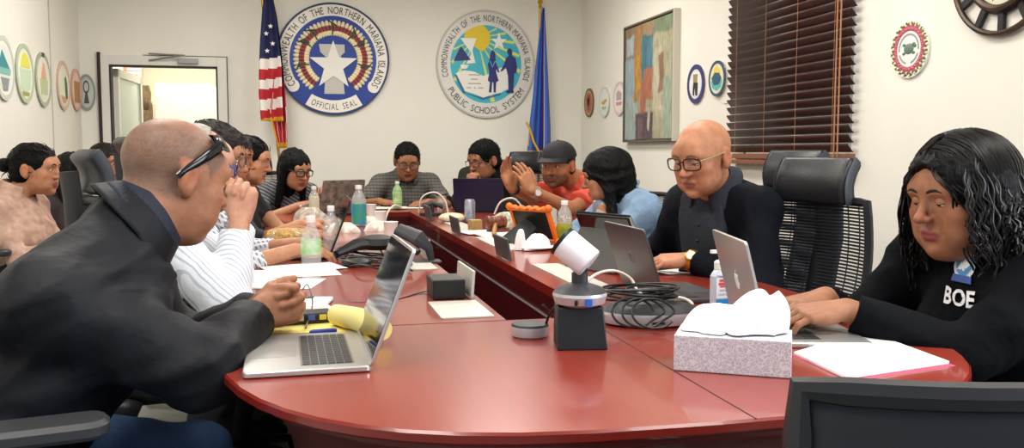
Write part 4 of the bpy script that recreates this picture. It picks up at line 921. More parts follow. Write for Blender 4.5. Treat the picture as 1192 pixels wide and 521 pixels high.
# white folder and papers at the near right
fa, fb, fc, fd = T(1008, 388), T(1105, 424), T(985, 442), T(924, 413)
b = MB(); b.add([tuple(v + Vector((0, 0, .001))) for v in (fa, fb, fc, fd)] + [tuple(v + Vector((0, 0, .007))) for v in (fa, fb, fc, fd)], [(0, 1, 2, 3), (7, 6, 5, 4), (0, 4, 5, 1), (1, 5, 6, 2), (2, 6, 7, 3), (3, 7, 4, 0)])
fo = empty('paper_folder', (fa + fb + fc + fd) / 4, 'white paper folder lying at the near right table edge', 'folder'); b.obj('sheets', M_pap, fo, smooth=False, bevel=.001)
b = MB(); q = fd.lerp(fc, .85) + (fa - fd) * .08; b.lathe([(.012, .0072), (.012, .0075)], 20, Matrix.Translation((q.x, q.y, TZ)) ); b.obj('stamp', mat('grey_stamp', 'b7adb4', .6), fo, smooth=False)
b = MB(); b.add([tuple(v + Vector((0, 0, .0003)) + dv_) for v, dv_ in zip((fa, fb, fc, fd), (Vector((0, 0, 0)), Vector((.004, -.012, 0)), Vector((0, -.012, 0)), Vector((-.006, -.004, 0))))], [(3, 2, 1, 0)]); b.obj('backing', mat('pink_backing', 'c04a6a', .6), fo, smooth=False, solid=.0006)
sheet(930, 398, .16, .12, -.3, 'white paper under the edge of the silver laptop', z=.0003)
sheet(860, 352, .10, .08, .2, 'white paper scrap behind the sanitizer bottle', z=.0004)
p0, p1 = T(920, 401, TZ + .006), T(958, 394, TZ + .006); b = MB(); b.tube([p0, p0.lerp(p1, .1), p0.lerp(p1, .9), p1], [.002, .004, .004, .003], 10); props(b.obj('pen', M_blk), 'black pen lying on paper beside the silver laptop', 'pen')
sheet(790, 315, .22, .15, .3, 'crumpled white paper under the gold watch of the bald man', z=.0005, curl=.004)
p = T(800, 317); o = empty('mobile_phone', p, 'black phone lying beside the bald man gold watch', 'phone'); b = MB(frame((p.x + .05, p.y - .01, TZ + .005), .9)); b.rbox(-.036, .036, -.075, .075, 0, .008, .01, e=.001); b.obj('case', M_blk, o); b = MB(frame((p.x + .05, p.y - .01, TZ + .005), .9)); b.rbox(-.032, .032, -.07, .07, .008, .0086, .008); b.obj('screen', M_scr, o)
for k, (px, py, w_, h_, rz, lab) in enumerate(((590, 274, .3, .22, .1, 'stack of papers in front of the orange tablet'), (600, 279, .28, .2, -.1, 'printed papers under the tissue and plate'), (560, 271, .22, .2, .2, 'papers behind the gavel block'), (450, 243, .3, .2, .0, 'papers under the hands of the man in plaid shirt'), (480, 242, .22, .18, -.1, 'white papers at the far corner beside plaid shirt man'), (350, 268, .25, .2, .2, 'papers under the braided golden bundle'), (400, 262, .24, .2, .1, 'papers under the snack wrappers'))):
    sheet(px, py, w_, h_, rz, lab, z=.0006 + .002 * (k % 3), t=.0015 + (.006 if k in (0, 3) else 0), m=M_pap if k % 2 == 0 else M_pap2)
# tissue on a paper plate
p = T(622, 290); tp = empty('paper_plate', p, 'white paper plate with crumpled tissue in front of orange tablet', 'plate')
b = MB(frame(p)); b.lathe([(.05, 0), (.06, .002), (.085, .012), (.087, .012), (.06, .005), (.0, .004)], 36, cap=False); b.obj('plate', M_pap, tp)
def crumple(b, c, rx__, ry__, h, seed, n=40, m=12):
    rr = random.Random(seed); ph_s = [rr.uniform(0, 6) for _ in range(6)]
    def f(u, v):
        a = 2 * PI * u; k = 1 + .16 * math.sin(3 * a + ph_s[0]) + .12 * math.sin(5 * a + ph_s[1] + 3 * v) + .07 * math.sin(8 * a + ph_s[2] - 5 * v)
        r = math.cos(v * PI / 2) ** .8 * k
        return (c[0] + rx__ * r * math.cos(a), c[1] + ry__ * r * math.sin(a), c[2] + h * (math.sin(v * PI / 2) * (1 + .25 * math.sin(4 * a + ph_s[3]) * (1 - v))))
    b.grid(f, n, m)
b = MB(); crumple(b, p + Vector((.01, 0, .005)), .045, .04, .06, 4); crumple(b, p + Vector((-.065, -.03, .003)), .02, .02, .085, 6); crumple(b, p + Vector((-.02, -.04, .004)), .05, .03, .025, 8)
b.obj('tissue', mat('tissue_white', 'fbfbfb'), tp, angle=60)
# orange tablet
p0 = T(652, 282); p0.z = TZ; ot = empty('rugged_tablet', p0, 'tablet in a bright orange rubber case on a stand', 'tablet')
al = Vector((-.52, .85, 0)); al = al.normalized(); upv = (Vector((0, 0, .8)) + Vector((-.5, .15, 0))).normalized(); nz = al.cross(upv).normalized(); upv = nz.cross(al).normalized()
Mo = basis(T(650, 284) + Vector((0, 0, .008)), al, upv, nz)
M_or = mat('orange_rubber', 'e8701c', .5)
b = MB(Mo); WT, HT = .24, .165; tt = .016
for x0, x1, y0, y1 in ((0, WT, 0, tt), (0, WT, HT - tt, HT), (0, tt, 0, HT), (WT - tt, WT, 0, HT)): b.rbox(x0, x1, y0, y1, -.012, .012, .007, e=.004)
for k in range(5): b.sphere((.03 + k * .045, HT, 0), (.017, .008, .014), 10, 8)
for cx_, cy_ in ((0, 0), (WT, 0), (0, HT), (WT, HT)): b.sphere((cx_, cy_, 0), (.018, .018, .016), 12, 8)
b.obj('bumper', M_or, ot)
b = MB(Mo); b.box(tt * .7, WT - tt * .7, tt * .7, HT - tt * .7, -.006, .006); b.obj('body', M_blk, ot, smooth=False)
b = MB(); cpt = Mo @ Vector((WT * .55, HT * .55, 0)); dpt = Vector((cpt.x - .10, cpt.y - .04, TZ + .006)); b.tube([cpt, dpt], [(.035, .006), (.05, .006)], 8); b.tube([dpt, dpt + Vector((-.06, -.03, -.002))], [(.05, .004), (.03, .004)], 8); b.obj('kickstand', M_blk, ot)
# gavel and block
p = T(577, 272); gv = empty('gavel', p, 'brown wooden gavel resting on its round block', 'gavel'); M_gv = mat('gavel_wood', '7a4020', .35, var=.5, scale=30, stretch=(1, 6, 1))
ga = Vector((.98, .15, 0)).normalized(); Mg = basis(p + Vector((0, 0, .060)) - ga * .05, Vector((0, 0, 1)), ga.cross(Vector((0, 0, 1))) * -1, ga)
b = MB(Mg); b.lathe([(.024, 0), (.030, .003), (.030, .016), (.026, .020), (.030, .026), (.030, .040), (.027, .044), (.027, .058), (.030, .062), (.030, .076), (.026, .082), (.030, .086), (.030, .10), (.024, .103)], 28); b.obj('head', M_gv, gv)
b = MB(); hd = Vector((-.25, -.95, -.18)).normalized(); q = p + Vector((0, 0, .055)); b.tube([q, q + hd * .05, q + hd * .12, q + hd * .20, q + hd * .24], [.009, .008, .011, .012, .008], 12); b.obj('handle', mat('gavel_handle', 'a57a44', .4), gv)
gb = empty('sounding_block', p, 'round dark wooden sounding block under the gavel', 'block'); b = MB(frame(p + Vector((.02, .02, 0)))); b.lathe([(.06, 0), (.064, .006), (.06, .018), (.052, .022), (.052, .028), (.0, .029)], 32, cap=False); b.obj('block', mat('block_wood', '6a3422', .4, var=.3, scale=20), gb)
p = T(553, 268); cb = empty('carton', p, 'small tan carton standing beside the gavel', 'carton'); b = MB(frame(p, .3)); b.box(-.03, .03, -.025, .025, 0, .055); b.obj('box', mat('tan_card', 'b08c52', .6, var=.3, scale=30), cb, smooth=False, bevel=.002); b = MB(frame(p, .3)); b.box(-.031, .031, -.01, .01, .054, .0565); b.obj('flap', mat('pale_card', 'd8c48e', .6), cb, smooth=False)
# snack bag, can, dish, cups
p = T(597, 262); wb = empty('snack_bag', p, 'clear bag of pale snacks behind the gavel', 'bag'); b = MB(); crumple(b, p, .12, .09, .075, 21, 60, 16); b.obj('bag', mat('mottled_wrapper', 'ddd8c4', .35, var=.0, col2='8f8a70', scale=40), wb, angle=60); b = MB(); crumple(b, p + Vector((.02, -.06, .01)), .05, .03, .07, 22); b.obj('twist', M_pap2, wb, angle=60)
p = T(547, 258); cn = empty('drink_can', p, 'silver drink can in front of the navy laptop', 'can'); b = MB(frame(p)); b.lathe([(.024, 0), (.031, .006), (.031, .118), (.026, .128)], 28); b.obj('body', mat('can_silver', 'b4b7c0', .3, metal=.5, col2='8a90a8', scale=24), cn); b = MB(frame(p)); b.lathe([(.026, .128), (.027, .131), (.024, .128), (.0, .128)], 28, cap=False); b.obj('lid', M_alu, cn)
p = T(526, 258); dh = empty('food_dish', p, 'cream dish with a rounded bread cover beside the can', 'dish'); b = MB(frame(p)); b.lathe([(.04, 0), (.075, .012), (.08, .02), (.0, .018)], 28, cap=False); b.obj('dish', mat('dish_cream', 'd9cdb8', .4), dh); b = MB(frame(p)); b.lathe([(.078, .02), (.078, .03), (.06, .045), (.03, .052), (0, .053)], 28, cap=False); b.obj('bread', mat('bread', 'e4d2b0', .6, var=.3, scale=20), dh)
p = aty(514, 244, 6.05); p.z = TZ; cu_ = empty('paper_cup', p, 'tall brown and white paper cup beside the navy laptop', 'cup'); b = MB(frame(p)); b.lathe([(.028, 0), (.038, .11), (.04, .112), (.036, .112), (.027, .005)], 24, cap=False); b.obj('cup', mat('cup_brown', '7a5a44', .5, col2='d6cabb', scale=18), cu_); b = MB(frame(p)); b.lathe([(.04, .11), (.04, .118), (.034, .124), (0, .124)], 24, cap=False); b.obj('lid', M_blk, cu_)
p = aty(503, 252, 5.6); p.z = TZ; dp_ = empty('desk_phone', p, 'dark desk handset at the far corner of the well', 'telephone'); b = MB(frame(p, .4)); b.rbox(-.06, .06, -.06, .06, 0, .02, .01); b.obj('cradle', M_dgrey, dp_); b = MB(); b.tube([p + Vector((-.06, 0, .06)), p + Vector((0, 0, .085)), p + Vector((.07, .0, .06))], [(.022, .016), (.014, .012), (.022, .016)], 12); b.tube([p + Vector((0, 0, .02)), p + Vector((0, 0, .08))], .015, 10); b.obj('handset', M_dgrey, dp_)
cable([p + Vector((-.08, .05, .02)), p + Vector((-.06, .02, .12)), p + Vector((.02, 0, .15)), p + Vector((.08, -.02, .10)), p + Vector((.1, -.03, .01))], .005, 'white cable arching over the dark desk handset', M_wc)
p = T(590, 252); cable([p + Vector((-.06, .1, .01)), p + Vector((-.02, .08, .09)), p + Vector((.06, .06, .11)), p + Vector((.14, .05, .03)), p + Vector((.2, 0, .01))], .006, 'white cable arching in front of man resting chin on hand', M_wc)
p = T(462, 268); cable([aty(467, 241, 6.10), aty(459, 239, 6.03), aty(452, 246, 5.98), aty(448, 260, 5.96), aty(447, 275, 5.95), aty(449, 290, 5.95)], .006, 'white cable rising from the well corner to far papers', M_wc)
# snacks on the left strip
p = T(336, 290); br = empty('braided_bundle', p, 'golden braided bundle lying on the papers beside the black laptop', 'braid'); b = MB()
for s_ in range(3):
    b.tube([p + Vector((-.085 + .17 * i / 40, .03 * math.sin(i * .55 + s_ * 2.1), .042 + .024 * math.cos(i * .55 + s_ * 2.1))) for i in range(41)], [.026 * (1 - .5 * abs(i / 20 - 1) ** 3) for i in range(41)], 10)
b.obj('braid', mat('golden_weave', 'c99a4a', .4, var=.6, scale=60, bump=.8, bscale=80), br); b = MB(); crumple(b, p + Vector((0, 0, .0)), .11, .07, .085, 5, 50, 12)
b.obj('wrapper', mat('thin_clear_film', 'f4f2ec', .05, alpha=.14, spec=.8), br, angle=60)
for k, (px, py, rx__, h, lab, c1, c2) in enumerate(((352, 280, .07, .06, 'crinkled clear wrapper behind the braided bundle', 'd8cfc2', 'a0764e'), (362, 262, .09, .10, 'crumpled clear bag beside the milky tea bottle', 'd9d2c8', '8f7862'), (432, 262, .075, .05, 'crumpled white napkin behind the conference phone', 'f2efe6', 'd8cfb8'), (400, 270, .07, .05, 'pile of white wrappers beside the blue label bottle', 'eeeae2', 'b7a898'), (440, 268, .06, .05, 'white wrapper between the napkin and cups', 'f0eee8', 'c9c2b4'))):
    p = T(px, py); o = MB(); crumple(o, (0, 0, 0), rx__, rx__ * .8, h, 30 + k, 50, 12); w_ = o.obj('wrapper', mat('wrapper_' + c1, c1, .3, col2=c2, scale=30), None, angle=50); w_.location = p; props(w_, lab, 'wrapper', 'wrappers on the left strip')
for k, (px, py, lab) in enumerate(((443, 262, 'white cup nearest the well corner'), (455, 277, 'white cup beside the white cable'), (432, 252, 'white cup standing beside the napkin'))):
    p = T(px, py); o = empty('foam_cup', p, lab, 'cup', 'white cups on the left strip'); b = MB(frame(p)); b.lathe([(.024, 0), (.034, .075), (.036, .078), (.033, .077), (.022, .004), (0, .004)], 24, cap=False); b.obj('cup', M_pap, o)
p0, p1 = T(357, 262), T(394, 246); tb2 = empty('tablet', p0, 'silver tablet leaning in front of the woman with pulled back hair', 'tablet')
Mo = basis((p0.x + .02, p0.y + .45, TZ + .004), Vector((.25, .97, 0)).normalized(), Vector((-.3, .08, .95)).normalized(), Vector((-.95, .2, -.3)).normalized()); b = MB(Mo); b.rbox(-.1, .1, 0, .09, -.004, .004, .01); b.obj('body', M_alu, tb2); b = MB(Mo); b.box(-.09, .09, .006, .084, .004, .005); b.obj('screen', M_scr, tb2, smooth=False); b = MB(Mo); b.box(-.03, .03, 0, .004, -.04, -.003); b.obj('stand', M_dgrey, tb2, smooth=False)

# ------------------------------------------------------------------ office chairs
M_leather = mat('black_leather', '1d1f24', .38, bump=.12, bscale=140); M_fabric = mat('dark_mesh', '22252c', .75); M_frm = mat('chair_frame', '1b1c20', .4); M_gry = mat('chair_edge_highlight', '363b44', .45)
def chair(seat, face, label, head=True, hz=0., back_h=.50, recline=.16, solidback=False, base=True, az=0.):
    """swivel chair: seat centre (x, y), direction it faces in degrees, parts in local axes (faces +y)"""
    a = math.radians(face) - PI / 2; root = empty('office_chair', (seat[0], seat[1], 0), label, 'chair', 'black office chairs around the table'); M = frame((seat[0], seat[1], 0), a)
    b = MB(M)
    def st(u, v):
        x = (u - .5) * .48; y = -.22 + v * .46; rx = abs(x) / .24
        return (x * (1 - .12 * v * v), y, .455 + .018 * rx ** 3 - .03 * max(0, v - .75) ** 2 * 16)
    b.grid(st, 12, 12); o = b.obj('seat', M_leather, root, solid=.06)
    # backrest curve
    def bk(u, v, off=0.):
        w_ = .225 * (1 - .10 * (2 * v - 1) ** 2 if v < .5 else 1 - .04 * (2 * v - 1) ** 2); x = (u - .5) * 2 * w_
        y = -.235 - recline * v - .05 * math.sin(v * PI) + .055 * (2 * u - 1) ** 2 + off
        return Vector((x, y, .50 + back_h * v))
    n = 12; loop_ = [bk(i / n, 0) for i in range(n)] + [bk(1, i / n) for i in range(n)] + [bk(1 - i / n, 1) for i in range(n)] + [bk(0, 1 - i / n) for i in range(n)]
    b = MB(M); b.tube(loop_, .014, 8, closed=True); b.obj('back_frame', M_frm, root)
    b = MB(M)
    if solidback: b.grid(lambda u, v: bk(u, v), 14, 14); b.obj('back_panel', M_fabric, root, solid=.012)
    else:
        m_ = int(back_h / .0105)
        for r in range(1, m_):
            v0 = r / m_; v1 = v0 + .58 / m_
            b.grid(lambda u, v: bk(u, v0 + (v1 - v0) * v), 10, 1)
        for c in range(1, 8): b.tube([bk(c / 8, i / 10, -.004) for i in range(11)], .0012, 5)
        b.obj('mesh_panel', M_fabric, root, solid=.002)
    b = MB(M); b.tube([(0, -.05, .40), (0, -.22, .40), (0, -.30, .46), bk(.5, .25, -.035), bk(.5, .75, -.03)] + ([bk(.5, 1, -.03), bk(.5, 1, -.02) + Vector((0, -.02, .09 + hz))] if head else []), [(.045, .012)] * (7 if head else 5), 10); b.obj('spine', M_frm, root)
    if head:
        t = bk(.5, 1); b = MB(M)
        zc = t.z + .085 + hz; yc = t.y - .035
        prof = [(yc + .05 + .022 * math.sin(i * PI / 10) - .03 * (i / 10), zc - .068 + .136 * i / 10) for i in range(11)]
        b.grid(lambda u, v: ((u - .5) * .29, np.interp(v, np.linspace(0, 1, 11), [p[0] for p in prof]) - .0 + .03 * (2 * u - 1) ** 2, np.interp(v, np.linspace(0, 1, 11), [p[1] for p in prof])), 10, 10)
        hr = b.obj('headrest', M_leather, root, solid=.05, bevel=.012)
        for s in (-1, 1): b = MB(M); b.tube([(s * .146, p[0] + .030, p[1]) for p in prof], [(.004, .017)] * 11, 8, flat=(1, 0, 0)); b.obj('headrest_highlight', M_gry, hr)  # bluish grey strips imitate a daylight highlight along the headrest sides
    for s in (-1, 1):
        b = MB(M); b.tube([(s * .20, -.02, .42), (s * .28, -.02, .43), (s * .285, -.03, .55), (s * .285, -.02, .655 + az)], [(.03, .012)] * 4, 8); arm = b.obj('armrest', M_frm, root)
        b = MB(M); b.rbox(s * .285 - .045, s * .285 + .045, -.15, .13, .655 + az, .685 + az, .035, e=.008); b.obj('pad', M_dgrey, arm)
    b = MB(M); b.lathe([(.035, .07), (.035, .25), (.024, .25), (.024, .43)], 16); b.obj('column', M_frm, root)
    for k in range(5):
        an = 2 * PI * k / 5 + .3; d = Vector((math.cos(an), math.sin(an), 0))
        b = MB(M); b.tube([d * .03 + Vector((0, 0, .11)), d * .17 + Vector((0, 0, .09)), d * .30 + Vector((0, 0, .07))], [(.028, .016), (.024, .013), (.018, .010)], 8); lg = b.obj('leg', M_frm, root)
        b = MB(M); b.lathe([(.02, -.024), (.028, -.02), (.028, .02), (.02, .024)], 14, Matrix.Translation(d * .30 + Vector((0, 0, .028))) @ Matrix.Rotation(an + PI / 2, 4, 'Z') @ Matrix.Rotation(PI / 2, 4, 'X')); b.obj('caster', M_black, lg)
    return root

# ------------------------------------------------------------------ bodies: signed distance fields turned into meshes
def A3(v): return np.asarray(v, dtype=np.float64)
class Sdf:
    def __init__(s): s.P = []
    def cone(s, a, b, ra, rb, k=.02, mode=0):
        a, b = A3(a), A3(b); ab = b - a; L2 = max(ab @ ab, 1e-9); R_ = max(ra, rb)
        def f(X, Y, Z):
            t = np.clip(((X - a[0]) * ab[0] + (Y - a[1]) * ab[1] + (Z - a[2]) * ab[2]) / L2, 0, 1)
            return np.sqrt((X - a[0] - t * ab[0]) ** 2 + (Y - a[1] - t * ab[1]) ** 2 + (Z - a[2] - t * ab[2]) ** 2) - (ra + (rb - ra) * t)
        s.P.append((f, np.minimum(a, b) - R_, np.maximum(a, b) + R_, k, mode)); return s
    def cyl(s, a, b, ra, rb, k=.02, mode=0, rnd=.006):
        """tapered cylinder with a flat end at b and a round one at a"""
        a, b = A3(a), A3(b); ab = b - a; L = math.sqrt(ab @ ab); u = ab / L; R_ = max(ra, rb)
        def f(X, Y, Z):
            h = (X - a[0]) * u[0] + (Y - a[1]) * u[1] + (Z - a[2]) * u[2]; t = np.clip(h / L, 0, 1)
            d = np.sqrt((X - a[0] - t * ab[0]) ** 2 + (Y - a[1] - t * ab[1]) ** 2 + (Z - a[2] - t * ab[2]) ** 2) - (ra + (rb - ra) * t)
            rad = np.sqrt(np.maximum((X - a[0] - h * u[0]) ** 2 + (Y - a[1] - h * u[1]) ** 2 + (Z - a[2] - h * u[2]) ** 2, 0)) - (ra + (rb - ra) * t)
            return np.where(h > 0, np.maximum(rad, h - L), d)
        s.P.append((f, np.minimum(a, b) - R_, np.maximum(a, b) + R_, k, mode)); return s
    def ell(s, c, r, R=None, k=.02, mode=0):
        c, r = A3(c), A3(r); R = np.eye(3) if R is None else np.asarray(R)          # columns of R are the ellipsoid's axes
        ext = np.sqrt(((R * r[None, :]) ** 2).sum(1))
        def f(X, Y, Z):
            x, y, z = X - c[0], Y - c[1], Z - c[2]; q = [(R[0, i] * x + R[1, i] * y + R[2, i] * z) / r[i] for i in range(3)]
            k0 = np.sqrt(q[0] ** 2 + q[1] ** 2 + q[2] ** 2); k1 = np.sqrt((q[0] / r[0]) ** 2 + (q[1] / r[1]) ** 2 + (q[2] / r[2]) ** 2) + 1e-6
            return k0 * (k0 - 1) / k1
        s.P.append((f, c - ext, c + ext, k, mode)); return s
    def plane(s, c, n, lo, hi, k=.004):
        """cut away what lies on the side n points to, inside the box lo..hi"""
        c, n = A3(c), A3(n) / np.linalg.norm(n)
        def f(X, Y, Z): return -((X - c[0]) * n[0] + (Y - c[1]) * n[1] + (Z - c[2]) * n[2])
        s.P.append((f, A3(lo), A3(hi), k, 2)); return s
    def apply(s, D, axes, h):
        X, Y, Z = axes
        for f, lo, hi, k, mode in s.P:
            m = (k + 2.5 * h) if mode != 2 else 0.
            sl = []
            for ax, l, u in zip((X, Y, Z), lo, hi):
                i0 = int(np.searchsorted(ax, l - m)); i1 = int(np.searchsorted(ax, u + m)); sl.append(slice(i0, i1))
            if any(q.stop <= q.start for q in sl): continue
            d = f(X[sl[0]][:, None, None], Y[sl[1]][None, :, None], Z[sl[2]][None, None, :]).astype(np.float32)
            D0 = D[sl[0], sl[1], sl[2]]
            if mode == 0:
                t = np.clip(.5 + .5 * (D0 - d) / k, 0, 1); D[sl[0], sl[1], sl[2]] = D0 + (d - D0) * t - k * t * (1 - t)
            else:
                t = np.clip(.5 - .5 * (D0 + d) / k, 0, 1); D[sl[0], sl[1], sl[2]] = D0 + (-d - D0) * t + k * t * (1 - t)
        return D
    def at(s, pts):
        pts = np.asarray(pts, dtype=np.float64); D = np.full(len(pts), .2)
        for f, lo, hi, k, mode in s.P:
            ok = np.all((pts > lo - k - .01) & (pts < hi + k + .01), axis=1)
            if not ok.any(): continue
            d = f(pts[ok, 0], pts[ok, 1], pts[ok, 2]); D0 = D[ok]
            if mode == 0: t = np.clip(.5 + .5 * (D0 - d) / k, 0, 1); D[ok] = D0 + (d - D0) * t - k * t * (1 - t)
            else: t = np.clip(.5 - .5 * (D0 + d) / k, 0, 1); D[ok] = D0 + (-d - D0) * t + k * t * (1 - t)
        return D
    def mesh(s, h, noise=None, grow=.02):
        lo = np.min([p[1] for p in s.P if p[4] == 0], axis=0) - grow; hi = np.max([p[2] for p in s.P if p[4] == 0], axis=0) + grow
        axes = [np.arange(l, u + h, h) for l, u in zip(lo, hi)]
        D = np.full([len(a) for a in axes], .05, dtype=np.float32); s.apply(D, axes, h)
        if noise is not None:
            idx = np.nonzero(np.abs(D) < .03); p = [axes[i][idx[i]] for i in range(3)]
            D[idx] += noise(*p).astype(np.float32)
        return surface_nets(D, lo, h)
def surface_nets(D, lo, h):
    I = D < 0; nx, ny, nz = D.shape; c = np.zeros((nx - 1, ny - 1, nz - 1), dtype=np.uint8)
    sh = [(i, j, k) for i in (0, 1) for j in (0, 1) for k in (0, 1)]
    for i, j, k in sh: c += I[i:nx - 1 + i, j:ny - 1 + j, k:nz - 1 + k]
    act = np.nonzero((c > 0) & (c < 8)); n = len(act[0]); ids = np.full(c.shape, -1, dtype=np.int32); ids[act] = np.arange(n)
    S = np.zeros((n, 3)); W = np.zeros(n)
    val = {t: D[act[0] + t[0], act[1] + t[1], act[2] + t[2]].astype(np.float64) for t in sh}
    for a in sh:
        for ax in range(3):
            if a[ax] == 0:
                b = list(a); b[ax] = 1; b = tuple(b); va, vb = val[a], val[b]; cr = (va < 0) != (vb < 0)
                t = np.where(cr, va / np.where(cr, va - vb, 1), 0); p = np.tile(np.array(a, dtype=float), (n, 1)); p[:, ax] += t; S[cr] += p[cr]; W[cr] += 1
    V = lo + h * (np.stack(act, 1) + S / W[:, None]); Fs = []
    for ax in range(3):
        o = [q for q in range(3) if q != ax]; sl0 = [slice(None)] * 3; sl1 = [slice(None)] * 3; sl0[ax] = slice(0, -1); sl1[ax] = slice(1, None)
        for q in o: sl0[q] = slice(1, -1); sl1[q] = slice(1, -1)
        A, B = I[tuple(sl0)], I[tuple(sl1)]; e = np.nonzero(A != B)
        if len(e[0]) == 0: continue
        base = [e[0].copy(), e[1].copy(), e[2].copy()]
        def g(d1, d2):
            q = [base[0].copy(), base[1].copy(), base[2].copy()]; q[o[0]] += d1; q[o[1]] += d2; return ids[q[0], q[1], q[2]]
        quad = np.stack([g(0, 0), g(1, 0), g(1, 1), g(0, 1)], 1); flip = A[e] if ax != 1 else ~A[e]
        quad[~flip] = quad[~flip][:, ::-1]; Fs.append(quad)
    return V, np.concatenate(Fs)
def folds(amp, freq, seed, dirv=None):
    r = np.random.RandomState(seed); ds = r.normal(size=(5, 3)); ds /= np.linalg.norm(ds, axis=1)[:, None]; ph = r.uniform(0, 6, 10)
    if dirv is not None: ds = ds * .5 + A3(dirv) * .9
    def f(x, y, z):
        o = 0
        for i in range(5):
            w_ = 1.6 * np.sin((ds[(i + 1) % 5, 0] * x + ds[(i + 1) % 5, 1] * y + ds[(i + 1) % 5, 2] * z) * freq * .4 + ph[i + 5])
            o = o + (1.1 - 2.0 * np.abs(np.sin(.5 * ((ds[i, 0] * x + ds[i, 1] * y + ds[i, 2] * z) * freq * (.7 + .25 * i) + ph[i] + w_)))) / (1 + .5 * i)
        return -amp * .42 * o
    return f
def unit(v): v = A3(v); return v / np.linalg.norm(v)
def skin_mat():
    m = mat('skin', 'b07d5c', .5, spec=.35, bump=.08, bscale=320); nt = m.node_tree; b_ = nt.nodes['Principled BSDF']
    if not any(n.type == 'ATTRIBUTE' for n in nt.nodes):
        at_ = nt.nodes.new('ShaderNodeAttribute'); at_.attribute_name = 'tint'
        tc_ = nt.nodes.new('ShaderNodeTexCoord'); n_ = nt.nodes.new('ShaderNodeTexNoise'); n_.inputs['Scale'].default_value = 38; n_.inputs['Detail'].default_value = 7; n_.inputs['Roughness'].default_value = .65; nt.links.new(tc_.outputs['Object'], n_.inputs['Vector'])
        r_ = nt.nodes.new('ShaderNodeValToRGB'); r_.color_ramp.elements[0].position = .3; r_.color_ramp.elements[0].color = (.72, .64, .60, 1); r_.color_ramp.elements[1].position = .7; r_.color_ramp.elements[1].color = (1.06, 1.04, 1.02, 1); nt.links.new(n_.outputs[0], r_.inputs[0])
        mx_ = nt.nodes.new('ShaderNodeMix'); mx_.data_type = 'RGBA'; mx_.blend_type = 'MULTIPLY'; mx_.inputs[0].default_value = .8; nt.links.new(at_.outputs['Color'], mx_.inputs[6]); nt.links.new(r_.outputs[0], mx_.inputs[7]); nt.links.new(mx_.outputs[2], b_.inputs['Base Color'])
        b_.inputs['Subsurface Weight'].default_value = .12; b_.inputs['Subsurface Radius'].default_value = (.02, .008, .004); b_.inputs['Subsurface Scale'].default_value = .3
    return m
M_eyew = mat('eye_white', 'e6e0d8', .2); M_iris = mat('dark_iris', '20140e', .1); M_lash = mat('lash_line', '1a1210', .7)

def head_sdf(S, B, p):
    """B(x, y, z) maps head coordinates (x right, y forward, z up, metres) to the world; p holds shape options"""
    R = p['R']; s = p['hs']; E = lambda c, r, k=.02, mode=0: S.ell(B(*c), [q * s for q in r], R, k * s, mode); C = lambda a, b, ra, rb, k=.015, mode=0: S.cone(B(*a), B(*b), ra * s, rb * s, k * s, mode)
    fat = p.get('fat', 1.)
    E((0, -.012, .030), (.077, .097, .082)); E((0, .028, -.018), (.064 * fat, .062, .082), .03); E((0, .026, -.066), (.056 * fat, .052, .046), .025)
    E((0, .068, -.097), (.024, .022, .019), .022); E((0, .072, .035), (.048, .016, .028), .03)
    C((-.040, .077, .026), (.040, .077, .026), .011, .011, .018)
    C((0, .087, .018), (0, .106, -.020), .0060, .0090, .010); E((0, .110, -.0265), (.0115, .0125, .0100), .007); E((.0125, .098, -.030), (.008, .010, .0075), .006); E((-.0125, .098, -.030), (.008, .010, .0075), .006)
    for q in (-1, 1):
        E((q * .044 * fat, .060, -.026), (.022, .020, .020), .025); E((q * .036 * fat, .056, -.066), (.026, .026, .028), .025)
        C((q * .019, .099, -.034), (q * .031, .084, -.064), .0022, .0018, .007, 1)
        E((q * .031, .096, .006), (.017, .013, .0095), .012, 1); E((q * .031, .0745, .005), (.0135, .0125, .0125), .004)
        E((q * .0815, -.012, -.004), (.0105, .020, .032), .005); E((q * .077, -.006, -.03), (.008, .010, .012), .008); E((q * .0935, -.007, -.002), (.0065, .011, .019), .005, 1)
    E((0, .084, -.0575), (.025, .0125, .0070), .009); E((0, .082, -.0705), (.020, .0125, .0080), .009); C((-.023, .0965, -.0637), (.023, .0965, -.0637), .0024, .0024, .004, 1)
    E((0, .097, -.084), (.02, .008, .006), .012, 1)
    if fat > 1.05: E((0, .03, -.102), (.050, .040, .024), .03)

